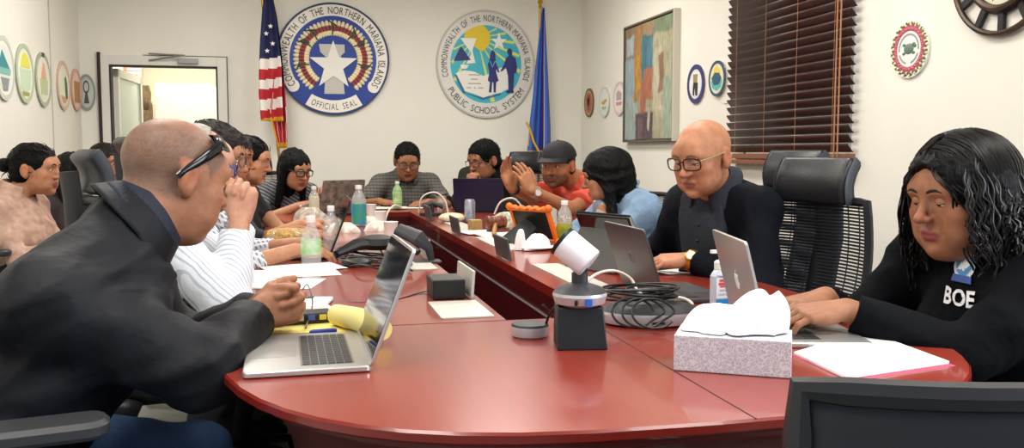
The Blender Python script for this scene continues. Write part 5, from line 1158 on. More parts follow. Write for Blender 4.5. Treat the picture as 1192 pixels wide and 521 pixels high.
FING = [(.030, .072, .0088), (.0100, .080, .0090), (-.0100, .074, .0086), (-.0285, .058, .0076)]
def hand(S, W, d, n, right, curl=(20, 30, 20), spread=.12, thumb=0., s=1., fc=None):
    """palm, four fingers and a thumb grown from wrist W; d points along the palm, n out of its back"""
    d = unit(d); n = A3(n); n = unit(n - d * (n @ d)); sd = np.cross(d, n) * (-1 if right else 1); W = A3(W)
    for i, (o, L, r) in enumerate(FING):
        kn = W + (d * (.088 - .006 * abs(i - 1.3)) + sd * o) * s
        S.cone(W + (d * .012 + sd * o * .62) * s, kn, .0145 * s, .0112 * s, .012)
        cu = fc[i] if fc else curl; th = 0.; p = kn; dd0 = unit(d + sd * o * spread * 12)
        for sg, (fr, c) in enumerate(zip((.45, .31, .24), cu)):
            th += math.radians(c); v = dd0 * math.cos(th) - n * math.sin(th); q = p + v * L * fr * s * 1.08
            S.cone(p, q, (r - .0007 * sg) * s, (r - .0007 * (sg + 1)) * s, .0025); p = q
    S.ell(W + (d * .045 - n * .008) * s, np.array((.036, .030, .014)) * s, np.stack([sd, d, n], 1), .015)
    b0 = W + (d * .020 + sd * .020 - n * .008) * s; v1 = unit(d * (.62 + thumb * .5) + sd * (.70 - thumb) - n * (.30 + thumb * .5)); p1 = b0 + v1 * .045 * s
    v2 = unit(d * (.9 + thumb * .2) + sd * (.20 - thumb * .8) - n * (.25 + thumb * .4)); p2 = p1 + v2 * .032 * s; p3 = p2 + unit(v2 - sd * .15) * .025 * s
    S.cone(b0, p1, .0155 * s, .0118 * s, .010); S.cone(p1, p2, .0105 * s, .0098 * s, .003); S.cone(p2, p3, .0098 * s, .008 * s, .003)
def ik(S_, W_, a, b, pole):
    S_, W_ = A3(S_), A3(W_); v = W_ - S_; L = np.linalg.norm(v); u = v / L; k = 1.
    if L > (a + b) * .985: k = L / ((a + b) * .985)
    a, b = a * k, b * k; x = (a * a - b * b + L * L) / (2 * L); hh = math.sqrt(max(a * a - x * x, 0)); pl = A3(pole); pl = unit(pl - u * (pl @ u)); return S_ + u * x + pl * hh

def person(label, hc, face, pitch, neck, pel, body, skin, hairf=None, roll=0., hs=1., shw=.185, wd=1., gd=1., fat=1., armL=None, armR=None, top=None, trousers='24262c', res=.0055, browc='1c1512', glasses=None, lip=None, stubble=None, scalp=None, neckr=.054, extra=None, shoulders=None, drop=.072, cf=.015, lookdown=.5, legs=None, female=False, eyes=True, legf=None, group='people seated around the table'):
    """hc head centre, face/body directions in degrees, neck = base of the neck, pel = pelvis; arms: dict(W=wrist, pole=, d=, n=, ...)"""
    res *= RESF
    root = None
    f = A3((math.cos(math.radians(face)), math.sin(math.radians(face)), 0)); r = np.cross(f, (0, 0, 1)); up = A3((0, 0, 1))
    c, s = math.cos(math.radians(pitch)), math.sin(math.radians(pitch)); f2 = f * c - up * s; u2 = up * c + f * s
    cr, sr = math.cos(math.radians(roll)), math.sin(math.radians(roll)); r2 = r * cr + u2 * sr; u2 = u2 * cr - r * sr
    Rh = np.stack([r2, f2, u2], 1); hc = A3(hc); B = lambda x, y, z: hc + hs * (Rh @ A3((x, y, z))); p = dict(R=Rh, hs=hs, fat=fat)
    neck, pel = A3(neck), A3(pel); tf = A3((math.cos(math.radians(body)), math.sin(math.radians(body)), 0)); lat = np.cross(tf, (0, 0, 1)); ua = unit(neck - pel); TL = np.linalg.norm(neck - pel)
    fa = unit(tf - ua * (tf @ ua)); Rt = np.stack([lat, fa, ua], 1)
    sh = {q: neck + lat * q * shw - ua * drop for q in (-1, 1)}      # -1 left, +1 right
    if shoulders: sh = {q: A3(v) for q, v in shoulders.items()}
    def torso(S, t, k=.04):
        E = lambda cc, rr, kk=k: S.ell(cc, [x + t for x in rr], Rt, kk)
        E(neck - ua * .20 + fa * cf, (.160 * wd, .108 * gd, .175)); E(pel + ua * TL * .34 + fa * .03 * gd, (.150 * wd, .122 * gd, .17)); E(pel, (.165 * wd, .125, .13))
        S.cone(sh[-1], sh[1], .054 + t, .054 + t, k)
        for q in (-1, 1): S.cone(neck - ua * .012 + lat * q * .03 - fa * .012, sh[q], .040 + t, .048 + t, k)
        if female:
            for q in (-1, 1): S.ell(neck - ua * .215 + fa * .10 * gd + lat * q * .075, [.07 + t, .058 + t, .065 + t], Rt, .03)
    S = Sdf(); torso(S, -.008)
    S.cone(B(0, -.028, -.050), neck + fa * .005, neckr * hs * .98, neckr * 1.12, .018); S.cone(B(0, -.022, -.06), neck + fa * .02 - ua * .02, neckr * .85 * hs, neckr * .95, .018)
    joints = {}
    ah = hs * 1.0
    for q, arm in ((-1, armL), (1, armR)):
        if not arm: arm = dict(W=pel + tf * .28 + lat * q * .12 + up * .12, pole=lat * q * .6 - up, d=tf, n=up)
        W = A3(arm['W']); pole = A3(arm.get('pole', lat * q * .5 - up)); e = ik(sh[q], W, .285, .25, pole); joints[q] = (sh[q], e, W)
        S.cone(sh[q], e, .046, .038, .03); S.cone(e, W, .039, .0265, .02)
        d = arm.get('d'); d = unit(W - e) if d is None else A3(d)
        hand(S, W + unit(W - e) * .004, d, arm.get('n', up), q == 1, arm.get('curl', (22, 30, 18)), arm.get('spread', .10), arm.get('thumb', 0.), ah, arm.get('fc'))
    head_sdf(S, B, p)
    V, Fc = S.mesh(res)
    base = A3((pel[0], pel[1], 0)); root = link_mesh('person', V, Fc, skin_mat(), None, True, loc=base); props(root, label, 'person', group)
    # natural colouring of the skin: lips, beard shadow, cropped hair
    Q = (V - hc) @ Rh / hs; colr = np.tile(np.array(lin(skin)), (len(V), 1))
    def blend(w_, cc): w_ = np.clip(w_, 0, 1)[:, None]; colr[:] = colr * (1 - w_) + np.array(lin(cc)) * w_
    near = np.linalg.norm(Q, axis=1) < .16
    ruddy = tuple(a_ * b_ for a_, b_ in zip(lin(skin), (1.0, .72, .68)))
    for c_, r0 in (((0, .11, -.024), .02), ((.047, .07, -.026), .026), ((-.047, .07, -.026), .026), ((.088, -.01, 0), .032), ((-.088, -.01, 0), .032)): blend(np.clip(1.3 - np.linalg.norm(Q - np.array(c_), axis=1) / r0, 0, 1) * .55, ruddy)
    lipc = lip or '8a4a40'
    blend(near * (Q[:, 1] > .07) * (1.25 - ((Q[:, 0] / .025) ** 2 + ((Q[:, 2] + .0645) / .0125) ** 2)) * 3 * .75, lipc)
    if stubble: blend(near * np.clip((-.030 - Q[:, 2] - .35 * np.clip(.05 - Q[:, 1], 0, 1)) * 60, 0, 1) * np.clip((Q[:, 1] - .0) * 40, 0, 1) * (1 - np.clip(1.1 - ((Q[:, 0] / .024) ** 2 + ((Q[:, 2] + .0645) / .011) ** 2), 0, 1)) * stubble[1], stubble[0])
    if scalp: blend((.78 + .22 * np.sin(V[:, 0] * 900 + 3 * np.sin(V[:, 1] * 700)) * np.sin(V[:, 2] * 850 + 2 * np.sin(V[:, 0] * 500))) * near * np.clip((Q[:, 2] * 1.0 + .030 - 1.15 * (Q[:, 1] - .005) ) * 70, 0, 1) * np.clip((Q[:, 2] + .055) * 60, 0, 1) * (1 - (np.abs(Q[:, 0]) > .0745) * (Q[:, 2] < .034) * (Q[:, 1] > -.034)) * scalp[1] * np.clip(1.15 - 4.5 * np.clip(Q[:, 2] - .07, 0, 1) * 4, .45, 1), scalp[0])
    at_ = root.data.color_attributes.new('tint', 'FLOAT_COLOR', 'POINT'); at_.data.foreach_set('color', np.concatenate([colr, np.ones((len(V), 1))], 1).ravel().astype(np.float32))
    ctx = dict(root=root, B=B, Rh=Rh, hs=hs, hc=hc, S=S, sh=sh, joints=joints, neck=neck, pel=pel, fa=fa, ua=ua, lat=lat, tf=tf, torso=torso, Rt=Rt, res=res, up=up)
    Mh = Matrix([[*(Rh[i] * hs), hc[i]] for i in range(3)] + [[0, 0, 0, 1]])
    ctx['Mh'] = Mh
    def surf(x, z, y0=.14):
        ys = np.linspace(y0, 0, 90); d = S.at(np.array([B(x, y, z) for y in ys])); i = np.argmax(d < 0); return ys[i] if d[i] < 0 else .09
    ctx['surf'] = surf
    if eyes:
        for q in (-1, 1):
            b = MB(Mh @ Matrix.Translation((q * .031, .0755, .005)) @ Matrix.Rotation(-math.radians(18 * lookdown), 4, 'X'))
            def eyeball(u, v):
                a = (u - .5) * PI * .86; e_ = (v - .5) * PI * .9; return (.0138 * math.cos(e_) * math.sin(a), .0138 * math.cos(e_) * math.cos(a), .0138 * math.sin(e_))
            b.grid(eyeball, 16, 20); b.I = []
            for j in range(20):
                for i in range(16):
                    e_ = ((j + .5) / 20 - .5) * 162; a = ((i + .5) / 16 - .5) * 155; lid = 26 - 34 * lookdown
                    b.I.append(0 if e_ > lid + 9 else 1 if e_ > lid else 3 if (a * a + (e_ + 2) ** 2 < 24 ** 2) and e_ > -22 else 2 if e_ > -20 and abs(a) < 48 else 0)
            ml = mat('eyelid_' + skin, skin, .5)
            b.obj('eye', [ml, M_lash, M_eyew, M_iris], root)
            b = MB(Mh); P_ = [(q * x, surf(x * q, z) + .0012, z) for x, z in ((.013, .0255), (.022, .0295), (.034, .0305), (.046, .0255))]; b.tube(P_, [(.0014, .0024), (.0018, .0032), (.0016, .0026), (.0008, .0012)], 8, flat=(0, 1, 0)); b.obj('eyebrow', mat('brow_' + browc, browc, .8), root)
    if hairf: hairf(ctx)
    if glasses: glasses(ctx)
    if top: top(ctx)
    # trousers and shoes
    if trousers:
        St = Sdf(); St.ell(pel, [.168 * wd, .130, .125], Rt, .03)
        kz = .50
        lf_ = A3((math.cos(math.radians(legf)), math.sin(math.radians(legf)), 0)) if legf is not None else tf
        ll = np.cross(lf_, (0, 0, 1))
        for q in (-1, 1):
            hip = pel + ll * q * .09 - up * .02; kn = A3((hip[0], hip[1], kz)) + lf_ * .40 + ll * q * .05
            if legs and legs.get(q) is not None: kn = A3(legs[q])
            an = A3((kn[0], kn[1], .10)) - lf_ * .06
            St.cone(hip, kn, .092 * wd, .068, .03); St.cyl(kn, an, .066, .058, .02)
        v_, f_ = St.mesh(max(res * 1.6, .009), folds(.007, 70, 5)); link_mesh('trousers', v_, f_, mat('cloth_' + trousers, trousers, .85, var=.2, scale=14, bump=.3, bscale=90), root)
        for q in (-1, 1):
            hip = pel + ll * q * .09; kn = A3((hip[0], hip[1], kz)) + lf_ * .40 + ll * q * .05
            if legs and legs.get(q) is not None: kn = A3(legs[q])
            an = A3((kn[0], kn[1], .08)) - lf_ * .06; So = Sdf(); Rs = np.stack([ll, lf_, up], 1); So.ell(an + lf_ * .07 - up * .035, (.046, .125, .045), Rs, .02); So.cone(an, an + up * .03, .045, .046, .02); So.plane(A3((0, 0, .004)), (0, 0, -1), an - .3, an + .3)
            v_, f_ = So.mesh(.009); link_mesh('shoe', v_, f_, M_black, root)
    if extra: extra(ctx)
    return ctx

def collar(ctx, m, r=.066, h=.035, drop=.045, gap=28, tilt=.25, name='collar', parent=None):
    """turned down collar standing around the neck, open at the throat"""
    neck, fa, ua, lat = ctx['neck'], ctx['fa'], ctx['ua'], ctx['lat']; b = MB()
    ax = unit(ua + fa * tilt); n2 = unit(fa - ax * (fa @ ax)); c0 = neck + ax * .030 + fa * .006
    def pt(u, v):
        a = math.radians(gap + (360 - 2 * gap) * u); dr = n2 * math.cos(a) + lat * math.sin(a); front = max(0, math.cos(a))
        if v < .4: t = v / .4; rr = r - .003 * t; z = -.012 + (h + .012) * t - .012 * front
        else: t = (v - .4) / .6; rr = r + .004 + .030 * t + .012 * front * t; z = h - .012 * front - (drop + .03 * front) * t
        return c0 + dr * rr + ax * z
    b.grid(pt, 40, 10); return b.obj(name, m, parent or ctx['root'], angle=80, solid=.004)
def garment(ctx, name, m, t=.014, sleeve=None, cuff=.03, hem=None, neck_r=.060, neck_fwd=.025, neck_drop=.0, amp=.005, freq=75, seed=1, res=None, vneck=0., collar_h=0., sl=(.060, .052, .050, .038), short=None, ks=.03, open_front=None):
    """top grown over the torso and arms; sleeve = fraction along upper arm + forearm (2 = wrist)"""
    S = Sdf(); ctx['torso'](S, t, .05); neck, fa, ua, lat, up, tf = (ctx[k] for k in ('neck', 'fa', 'ua', 'lat', 'up', 'tf'))
    for q in (-1, 1):
        s0, e, W = ctx['joints'][q]; L = sleeve if sleeve is not None else 2.
        if isinstance(L, dict): L = L[q]
        if L <= 1: S.cyl(s0, s0 + (e - s0) * L, sl[0], sl[1] + (sl[0] - sl[1]) * (1 - L) * .5, ks)
        else: S.cone(s0, e, sl[0], sl[1], ks); S.cyl(e, e + (W - e) * (L - 1), sl[2], sl[3], .02)
    # neck opening
    nc = neck + fa * neck_fwd + ua * (.055 - neck_drop); S.ell(nc, (neck_r, neck_r * 1.05, .06 + neck_drop * .6), ctx['Rt'], .008, 1)
    if vneck: S.cone(neck + fa * (.06) + ua * .05, neck + fa * .15 - ua * vneck, .036, .006, .008, 1)
    v_, f_ = S.mesh(res or max(ctx['res'] * 1.15, .006), folds(amp, freq, seed)); return link_mesh(name, v_, f_, m, ctx['root'])
def belt_hem(*a): pass

# hair ---------------------------------------------------------------
def hair_sdf(ctx, t=.010, face_cut=((0, .098, -.035), (.070, .075, .085)), nape=-.075, vol=(1, 1, 1), ears=True, front=None):
    S = Sdf(); B, Rh, s = ctx['B'], ctx['Rh'], ctx['hs']
    S.ell(B(0, -.014, .032), [(q + t) * s * v for q, v in zip((.077, .097, .082), vol)], Rh, .01)
    S.ell(B(0, -.045, -.025), [(.068 + t * .8) * s * vol[0], (.056 + t) * s, .062 * s], Rh, .02)
    if front: front(S, B, Rh, s)
    S.ell(B(*face_cut[0]), [q * s for q in face_cut[1]], Rh, .012 * s, 1)
    if ears:
        for q in (-1, 1): S.ell(B(q * .085, .0, -.018), [.022 * s, .030 * s, .042 * s], Rh, .01 * s, 1)
    c = B(0, 0, nape); S.plane(c, -Rh[:, 2] + Rh[:, 1] * .0, c - .2, c + .2, .01)
    return S
def hair_finish(ctx, S, m, res=None, amp=.0016, freq=420, seed=2, name='hair', strands=None):
    """hair mass plus a coat of tapering locks: strands = (count, length, lift, comb direction in head axes, radius)"""
    n = folds(amp, freq, seed, None); v_, f_ = S.mesh(res or min(ctx['res'], .005), n); o = link_mesh(name, v_, f_, m, ctx['root'])
    if strands:
        cnt, L, lift, comb, rad = strands[:5]; curl_ = 5.0; Rh, hs = ctx['Rh'], ctx['hs']; rr = np.random.RandomState(seed + 5)
        nr = np.cross(v_[f_[:, 2]] - v_[f_[:, 0]], v_[f_[:, 3]] - v_[f_[:, 1]]); ar = np.linalg.norm(nr, axis=1); nr = nr / np.maximum(ar, 1e-9)[:, None]; cf_ = v_[f_].mean(1)
        pick = rr.choice(len(f_), cnt, p=ar / ar.sum()); b = MB(); cw = Rh @ A3(comb)
        for k in pick:
            p = cf_[k].copy(); nn = nr[k]; out = p - ctx['hc']
            if nn @ out < 0: nn = -nn
            if nn @ unit(out) < .25: continue
            d = cw + Rh @ (rr.normal(size=3) * .25); d = d - nn * (d @ nn); ln = np.linalg.norm(d)
            if ln < .1: continue
            d = d / ln; l = L * hs * rr.uniform(.6, 1.2); ph = rr.uniform(0, 6); sd = np.cross(d, nn); wv = rr.uniform(-.15, .15)
            P_ = [p - nn * .002 + d * l * t + nn * (lift * math.sin(t * PI * .75) * l - curl_ * l * l * t * t) + sd * wv * l * t * t for t in (0, .25, .5, .75, 1)]
            b.tube(P_, [rad * q for q in (.8, 1.1, 1., .7, .2)], 5)
        b.obj('lock', m, o)
    return o
M_hairb = mat('black_hair', '0d0b0c', .5, spec=.16, var=.5, scale=60, stretch=(3, 3, .4), bump=1., bscale=45); M_hairg = mat('grey_hair', 'a9a39a', .6, var=.3, scale=80, bump=.5, bscale=140)
M_hairk = mat('dark_brown_hair', '1d1410', .5, spec=.3, var=.5, scale=60, bump=.6, bscale=120)
def parted(ctx, m, n, length, wave, cyc, r=.0024, spread=.03, yr=(-.10, .070), vol=(1.08, 1.05, 1.02), t=.017, seed=4, parent=None, front=.0):
    """locks combed from a middle parting over the head and hanging down both sides"""
    rr = np.random.RandomState(seed); b = MB(ctx['Mh']); rx0, ry0, rz0 = (.077 + t) * vol[0], (.097 + t) * vol[1], (.082 + t) * vol[2]
    for i in range(n):
        q = 1 if i % 2 else -1; y0 = rr.uniform(*yr); k = math.sqrt(max(.05, 1 - ((y0 + .014) / ry0) ** 2)); rx, rz = rx0 * max(k, .72), rz0 * k; ph = rr.uniform(0, 6); L = length * rr.uniform(.7, 1.1); P_ = []; off = rr.uniform(-.002, .004); sp = spread * rr.uniform(.3, 1.3)
        N1, N2 = 9, 18
        for j in range(N1):
            th = math.radians(4 + 88 * j / (N1 - 1)); P_.append((q * (rx + off) * math.sin(th), y0 - .030 * (j / N1) * (y0 > .02) + wave * .25 * math.sin(ph + j), .032 + (rz + off) * math.cos(th)))
        x1, y1, z1 = P_[-1]
        for j in range(1, N2 + 1):
            s_ = j / N2; P_.append((x1 + q * sp * math.sin(s_ * 1.8) + wave * math.sin(ph + cyc * s_) * min(1, s_ * 3), y1 + wave * math.cos(ph + cyc * s_) * min(1, s_ * 3) - .01 * s_, z1 - L * s_))
        M_ = len(P_); b.tube(P_, [r * (1 if j < M_ - 6 else (M_ - j) / 7 + .1) for j in range(M_)], 5)
    return b.obj('lock', m, parent or ctx['root'])
def short_hair(m, t=.011, st=(800, .028, .12, (.3, .9, -.25), .0016), **kw): return lambda ctx: hair_finish(ctx, hair_sdf(ctx, t, **kw), m, strands=st)
def glasses_fn(colr, w_=.027, h_=.018, r=.0022, z=.004, half=False, arm=None):
    def g(ctx):
        Mh = ctx['Mh']; root = ctx['root']; m = mat('frame_' + colr, colr, .3, metal=.2); b = MB(Mh); yf = .107
        for q in (-1, 1):
            pts = [(q * .034 + w_ * math.copysign(abs(math.cos(a)) ** .6, math.cos(a)), yf - .010 * abs((q * .034 + w_ * math.cos(a)) / .06) ** 2, z + h_ * math.copysign(abs(math.sin(a)) ** .6, math.sin(a))) for a in [2 * PI * i / 28 for i in range(28)]]
            b.tube(pts, r, 6, closed=True)
        b.tube([(-.008, yf, z + .006), (0, yf + .003, z + .009), (.008, yf, z + .006)], r, 6)
        g_ = b.obj('glasses', m, root)
        b = MB(Mh)
        for q in (-1, 1): b.tube([(q * .060, yf - .011, z + .008), (q * .074, .06, z + .008), (q * .084, .0, z + .010), (q * .086, -.03, z - .008)], [(r, r * 1.6)] * 4, 6)
        b.obj('temple', mat('frame_' + (arm or colr), arm or colr, .3, metal=.2), g_)
        b = MB(Mh)
        for q in (-1, 1): b.prism([(q * .034 + .94 * w_ * math.cos(2 * PI * i / 24), z + .92 * h_ * math.sin(2 * PI * i / 24)) for i in range(24)], 0, .001, Matrix(((1, 0, 0, 0), (0, 0, -1, yf - .002), (0, 1, 0, 0), (0, 0, 0, 1))))
        b.obj('lens', mat('lens_glass', 'd8dce0', .05, alpha=.035, spec=.25), g_, smooth=False)
    return g

# ------------------------------------------------------------------ people
def wrist(px, py, Y): return aty(px, py, Y)
Z_ = lambda v, dz: Vector((v[0], v[1], v[2] + dz))
def clasp(c, f, up, spread=.035, tilt=0.):
    """two wrists and hand directions for clasped hands around c; forearms arrive along f"""
    f = unit(f); lat = np.cross(f, up); c = A3(c)
    return c
# 1 -- man in the black jacket (near left)
H1 = aty(203, 206, 1.96)
def top1(ctx):
    m = mat('black_jacket', '0b0e17', .6, spec=.3, var=.2, scale=8, bump=.35, bscale=26)
    garment(ctx, 'jacket', m, t=.026, neck_r=.080, neck_fwd=.012, neck_drop=.01, amp=.008, freq=70, seed=4, sl=(.080, .078, .074, .050), res=.0065, sleeve=1.98)
    collar(ctx, mat('navy_polo', '121a2c', .7, bump=.3, bscale=150), r=.071, h=.036, drop=.05, gap=24, tilt=.35, name='shirt_collar')
    collar(ctx, m, r=.084, h=.016, drop=.05, gap=40, tilt=.3, name='jacket_collar')
    # sleeve seam and zip
    b = MB(); s0 = A3(ctx['sh'][1]); ex = unit(ctx['joints'][1][1] - s0); o1 = ctx['fa']; o2 = np.cross(ex, o1)
    neck, fa, ua, lat = ctx['neck'], ctx['fa'], ctx['ua'], ctx['lat']
    b.tube([neck + fa * .135 - ua * (.08 + .05 * i) + fa * .03 * math.sin(i * .5) for i in range(8)], .005, 6); b.obj('zip', M_dgrey, ctx['root'])
    # sunglasses pushed up on the head
    Mh = ctx['Mh']; b = MB(Mh)
    for q in (-1, 1):
        P_ = [(q * (.006 + .0062 * i), .076 - .0004 * i * i, .096 - .0016 * i) for i in range(11)]
        b.tube(P_, [(.003, .016 + .006 * math.sin(i * .3)) for i in range(11)], 8, flat=(0, .6, .8))
    g = b.obj('sunglasses', mat('black_sunglasses', '101114', .12), ctx['root'])
    b = MB(Mh)
    for q in (-1, 1): b = MB(Mh); b.tube([(q * .064, .046, .082), (q * .080, .030, .064), (q * .087, .004, .038), (q * .088, -.022, .012), (q * .086, -.036, -.006)], [(.003, .012), (.003, .011), (.003, .009), (.003, .007), (.003, .006)], 8, flat=(1, 0, 0)); b.obj('temple', mat('black_sunglasses', '101114'), g)
hcl = A3(aty(338, 352, 1.98))
person('heavy man in a black jacket with sunglasses on his cropped grey head', H1, 34, 16, (-.335, 1.91, 1.0), (-.62, 1.80, .58), 15, 'a8755a', hs=1.06, shw=.20, wd=1.12, gd=1.0, fat=1.12, neckr=.066, shoulders={1: (-.44, 1.70, .885), -1: (-.40, 2.08, .93)}, cf=.045,
       armR=dict(W=hcl + A3((-.075, -.035, -.02)), pole=(.025, -.14, -.08), d=(.9, .25, .22), n=(.15, -.95, .15), fc=[(48, 68, 40), (52, 70, 40), (56, 72, 40), (60, 72, 40)], thumb=.15),
       armL=dict(W=hcl + A3((-.075, .055, -.02)), pole=(-.2, .5, -1), d=(.9, -.3, .22), n=(.15, .95, .15), fc=[(52, 66, 40), (52, 70, 40), (56, 72, 40), (60, 72, 40)], thumb=.25),
       top=top1, trousers='3a5780', res=.0038, browc='6b5a4a', scalp=('665850', .9), lookdown=.4, legs={1: (-.26, 1.62, .50), -1: (-.22, 1.98, .50)}, lip='935a4c')
chair((-.50, 1.80), 12, 'black office chair under the man in the black jacket', head=False, back_h=.30, az=.035)

# 2 -- man in the striped shirt
H2 = aty(229, 194, 2.68); c2 = A3(aty(287, 222, 2.62))
M_str = stripes('striped_shirt', 'dfe3ea', 'b4bcca', 90, vec=(.35, .9, .25), width=.3)
def top2(ctx):
    garment(ctx, 'shirt', M_str, t=.020, neck_r=.066, amp=.006, freq=70, seed=7, sl=(.070, .064, .060, .044), res=.006, sleeve=1.86)
    collar(ctx, M_str, gap=26)
def hair2(ctx):
    hair_finish(ctx, hair_sdf(ctx, .007, face_cut=((0, .11, .03), (.10, .115, .115))), M_hairg)
person('man in a striped shirt with glasses and hands folded before his mouth', H2, 8, 8, (-.36, 2.70, H2[2] - .10), (-.66, 2.72, .59), 5, 'c4937c', hairf=hair2, hs=1.03, shw=.19, wd=1.12, gd=1.15, fat=1.06,
       armR=dict(W=c2 + A3((-.02, -.03, -.085)), pole=(.3, -.4, -1), d=(.15, .2, 1), n=(.2, -1, 0), fc=[(40, 62, 35), (46, 66, 35), (50, 66, 35), (54, 66, 35)], thumb=.1),
       armL=dict(W=c2 + A3((-.02, .045, -.085)), pole=(.3, .4, -1), d=(.15, -.2, 1), n=(.2, 1, 0), fc=[(44, 62, 35), (46, 66, 35), (50, 66, 35), (54, 66, 35)], thumb=.1),
       top=top2, res=.0045, glasses=glasses_fn('2f3a66', arm='3d4a86'), browc='8d857c', lookdown=.3)
chair((-.70, 2.72), 5, 'black office chair under the man in the striped shirt', head=False, back_h=.40)

# 3 -- dark haired man beyond
H3 = aty(250, 182, 3.42)
M_dot = stripes('dotted_shirt', 'b9bcc4', '6d717e', 60, vec=(1, .2, .3), width=.4, c3='d6d6da', vec2=(.2, .8, .5), scale2=50)
def top3(ctx): garment(ctx, 'shirt', M_dot, t=.016, seed=9, sleeve=1.5, res=.008); collar(ctx, M_dot)
person('man with wavy dark hair leaning in behind the striped shirt man', H3, -8, 12, (-.38, 3.44, H3[2] - .11), (-.60, 3.44, .59), 0, 'b07f62', hairf=short_hair(M_hairk, .012, face_cut=((0, .115, -.045), (.085, .085, .098))), hs=1.05,
       armR=dict(W=(-.02, 3.28, .80), pole=(0, -.6, -1), d=(.9, .2, -.1), n=(0, -.3, 1)), armL=dict(W=(.0, 3.50, .80), pole=(0, .6, -1), d=(.9, -.3, -.1), n=(0, .2, 1)), top=top3, glasses=glasses_fn('5a4038', r=.0015))
chair((-.33, 3.30), 22, 'black office chair with headrest, nearest the seated woman with the bun')
# 4 -- person mostly hidden, face just past the dark haired man
H4 = aty(266, 184, 3.98)
def top4(ctx): garment(ctx, 'shirt', mat('dark_top', '2c2e36', .8), t=.014, seed=11, sleeve=1.3, res=.009)
person('person with short dark hair whose face shows past the dark haired man', H4, -12, 8, (-.37, 4.0, H4[2] - .11), (-.58, 4.0, .59), 0, 'a06d50', hairf=short_hair(M_hairk, .014), armR=dict(W=(.0, 3.84, .80), pole=(0, -.6, -1), d=(.9, .2, -.1), n=(0, 0, 1)), armL=dict(W=(.0, 4.1, .80), pole=(0, .6, -1), d=(.9, -.3, -.1), n=(0, 0, 1)), top=top4)
chair((-.42, 4.42), 42, 'black office chair with raised headrest beside the open doorway', hz=.06)
# 5 -- woman with pulled back hair
H5 = aty(291, 186, 4.82)
def hair5(ctx):
    S = hair_sdf(ctx, .009, face_cut=((0, .108, -.040), (.078, .080, .098)), nape=-.07)
    B, Rh, s = ctx['B'], ctx['Rh'], ctx['hs']; S.ell(B(0, -.135, -.01), [.035 * s, .045 * s, .045 * s], Rh, .02); S.cone(B(0, -.14, -.03), B(0, -.13, -.18), .03 * s, .015 * s, .02)
    hair_finish(ctx, S, M_hairb, strands=(500, .05, .1, (0, -1, .1), .0016))
M_blkt = mat('black_top', '16171b', .8, bump=.3, bscale=90)
def top5(ctx): garment(ctx, 'blouse', M_blkt, t=.014, seed=13, sleeve=.55, neck_r=.075, vneck=.06, res=.008)
person('woman in a black top with hair pulled back, beyond the folded hands', H5, -14, 14, (-.29, 4.86, H5[2] - .125), (-.48, 4.90, .59), -10, 'bb8868', hairf=hair5, hs=1.02, wd=.95, gd=.95, shw=.165, female=True, neckr=.046, lip='9a4f4c',
       armR=dict(W=(.0, 4.62, .79), pole=(0, -.6, -1), d=(.9, .1, -.1), n=(0, -.2, 1), curl=(30, 30, 20)), armL=dict(W=(.05, 4.80, .79), pole=(0, .6, -1), d=(.9, -.3, -.1), n=(0, .2, 1), curl=(30, 30, 20)), top=top5)
chair((-.54, 4.9), -8, 'black office chair under the woman with pulled back hair', head=False, back_h=.40)
# 6 -- woman with glasses and a grey striped top
H6 = aty(343, 197, 6.18)
M_gst = stripes('grey_striped_top', '3c3c40', '7b7b80', 42, vec=(.5, .2, .9), width=.35)
def long_hair(ctx, m=M_hairb, t=.014, length=.26, width=.075, wave=0., back=-.05, cut=((0, .112, -.045), (.066, .080, .098)), seed=3, sides=True):
    B, Rh, s = ctx['B'], ctx['Rh'], ctx['hs']
    def front(S, B, Rh, s):
        S.cone(B(0, back, -.02), B(0, back - .015, -length), .070 * s, .055 * s, .03)
        if sides:
            for q in (-1, 1): S.cone(B(q * .070, -.005, .02), B(q * (width + .012), .005, -length * .85), .030 * s, .024 * s, .025)
    S = hair_sdf(ctx, t, cut, nape=-.6, ears=False, front=front); return hair_finish(ctx, S, m, amp=.006, freq=150, seed=seed)
def top6(ctx): garment(ctx, 'blouse', M_gst, t=.014, seed=15, sleeve=.75, neck_r=.075, res=.009)
person('woman with black glasses and long dark hair in a grey striped top', H6, -52, 16, (-.09, 6.27, H6[2] - .11), (-.16, 6.46, .59), -60, 'b58263', hairf=long_hair, hs=1.12, wd=.98, shw=.175, female=True, neckr=.048, lip='9a4f4c', glasses=glasses_fn('17171b', r=.0028),
       armR=dict(W=(-.02, 6.02, .80), pole=(-.8, -.4, -.5), d=(.9, .1, .1), n=(0, -.5, 1), curl=(40, 40, 30)), armL=dict(W=(.20, 6.15, .85), pole=(.6, .6, -.6), d=(-.3, -.5, .6), n=(0, .5, 1), curl=(45, 40, 30)), top=top6)
chair((-.17, 6.62), -60, 'black office chair behind the woman with black glasses', back_h=.50, hz=-.03)
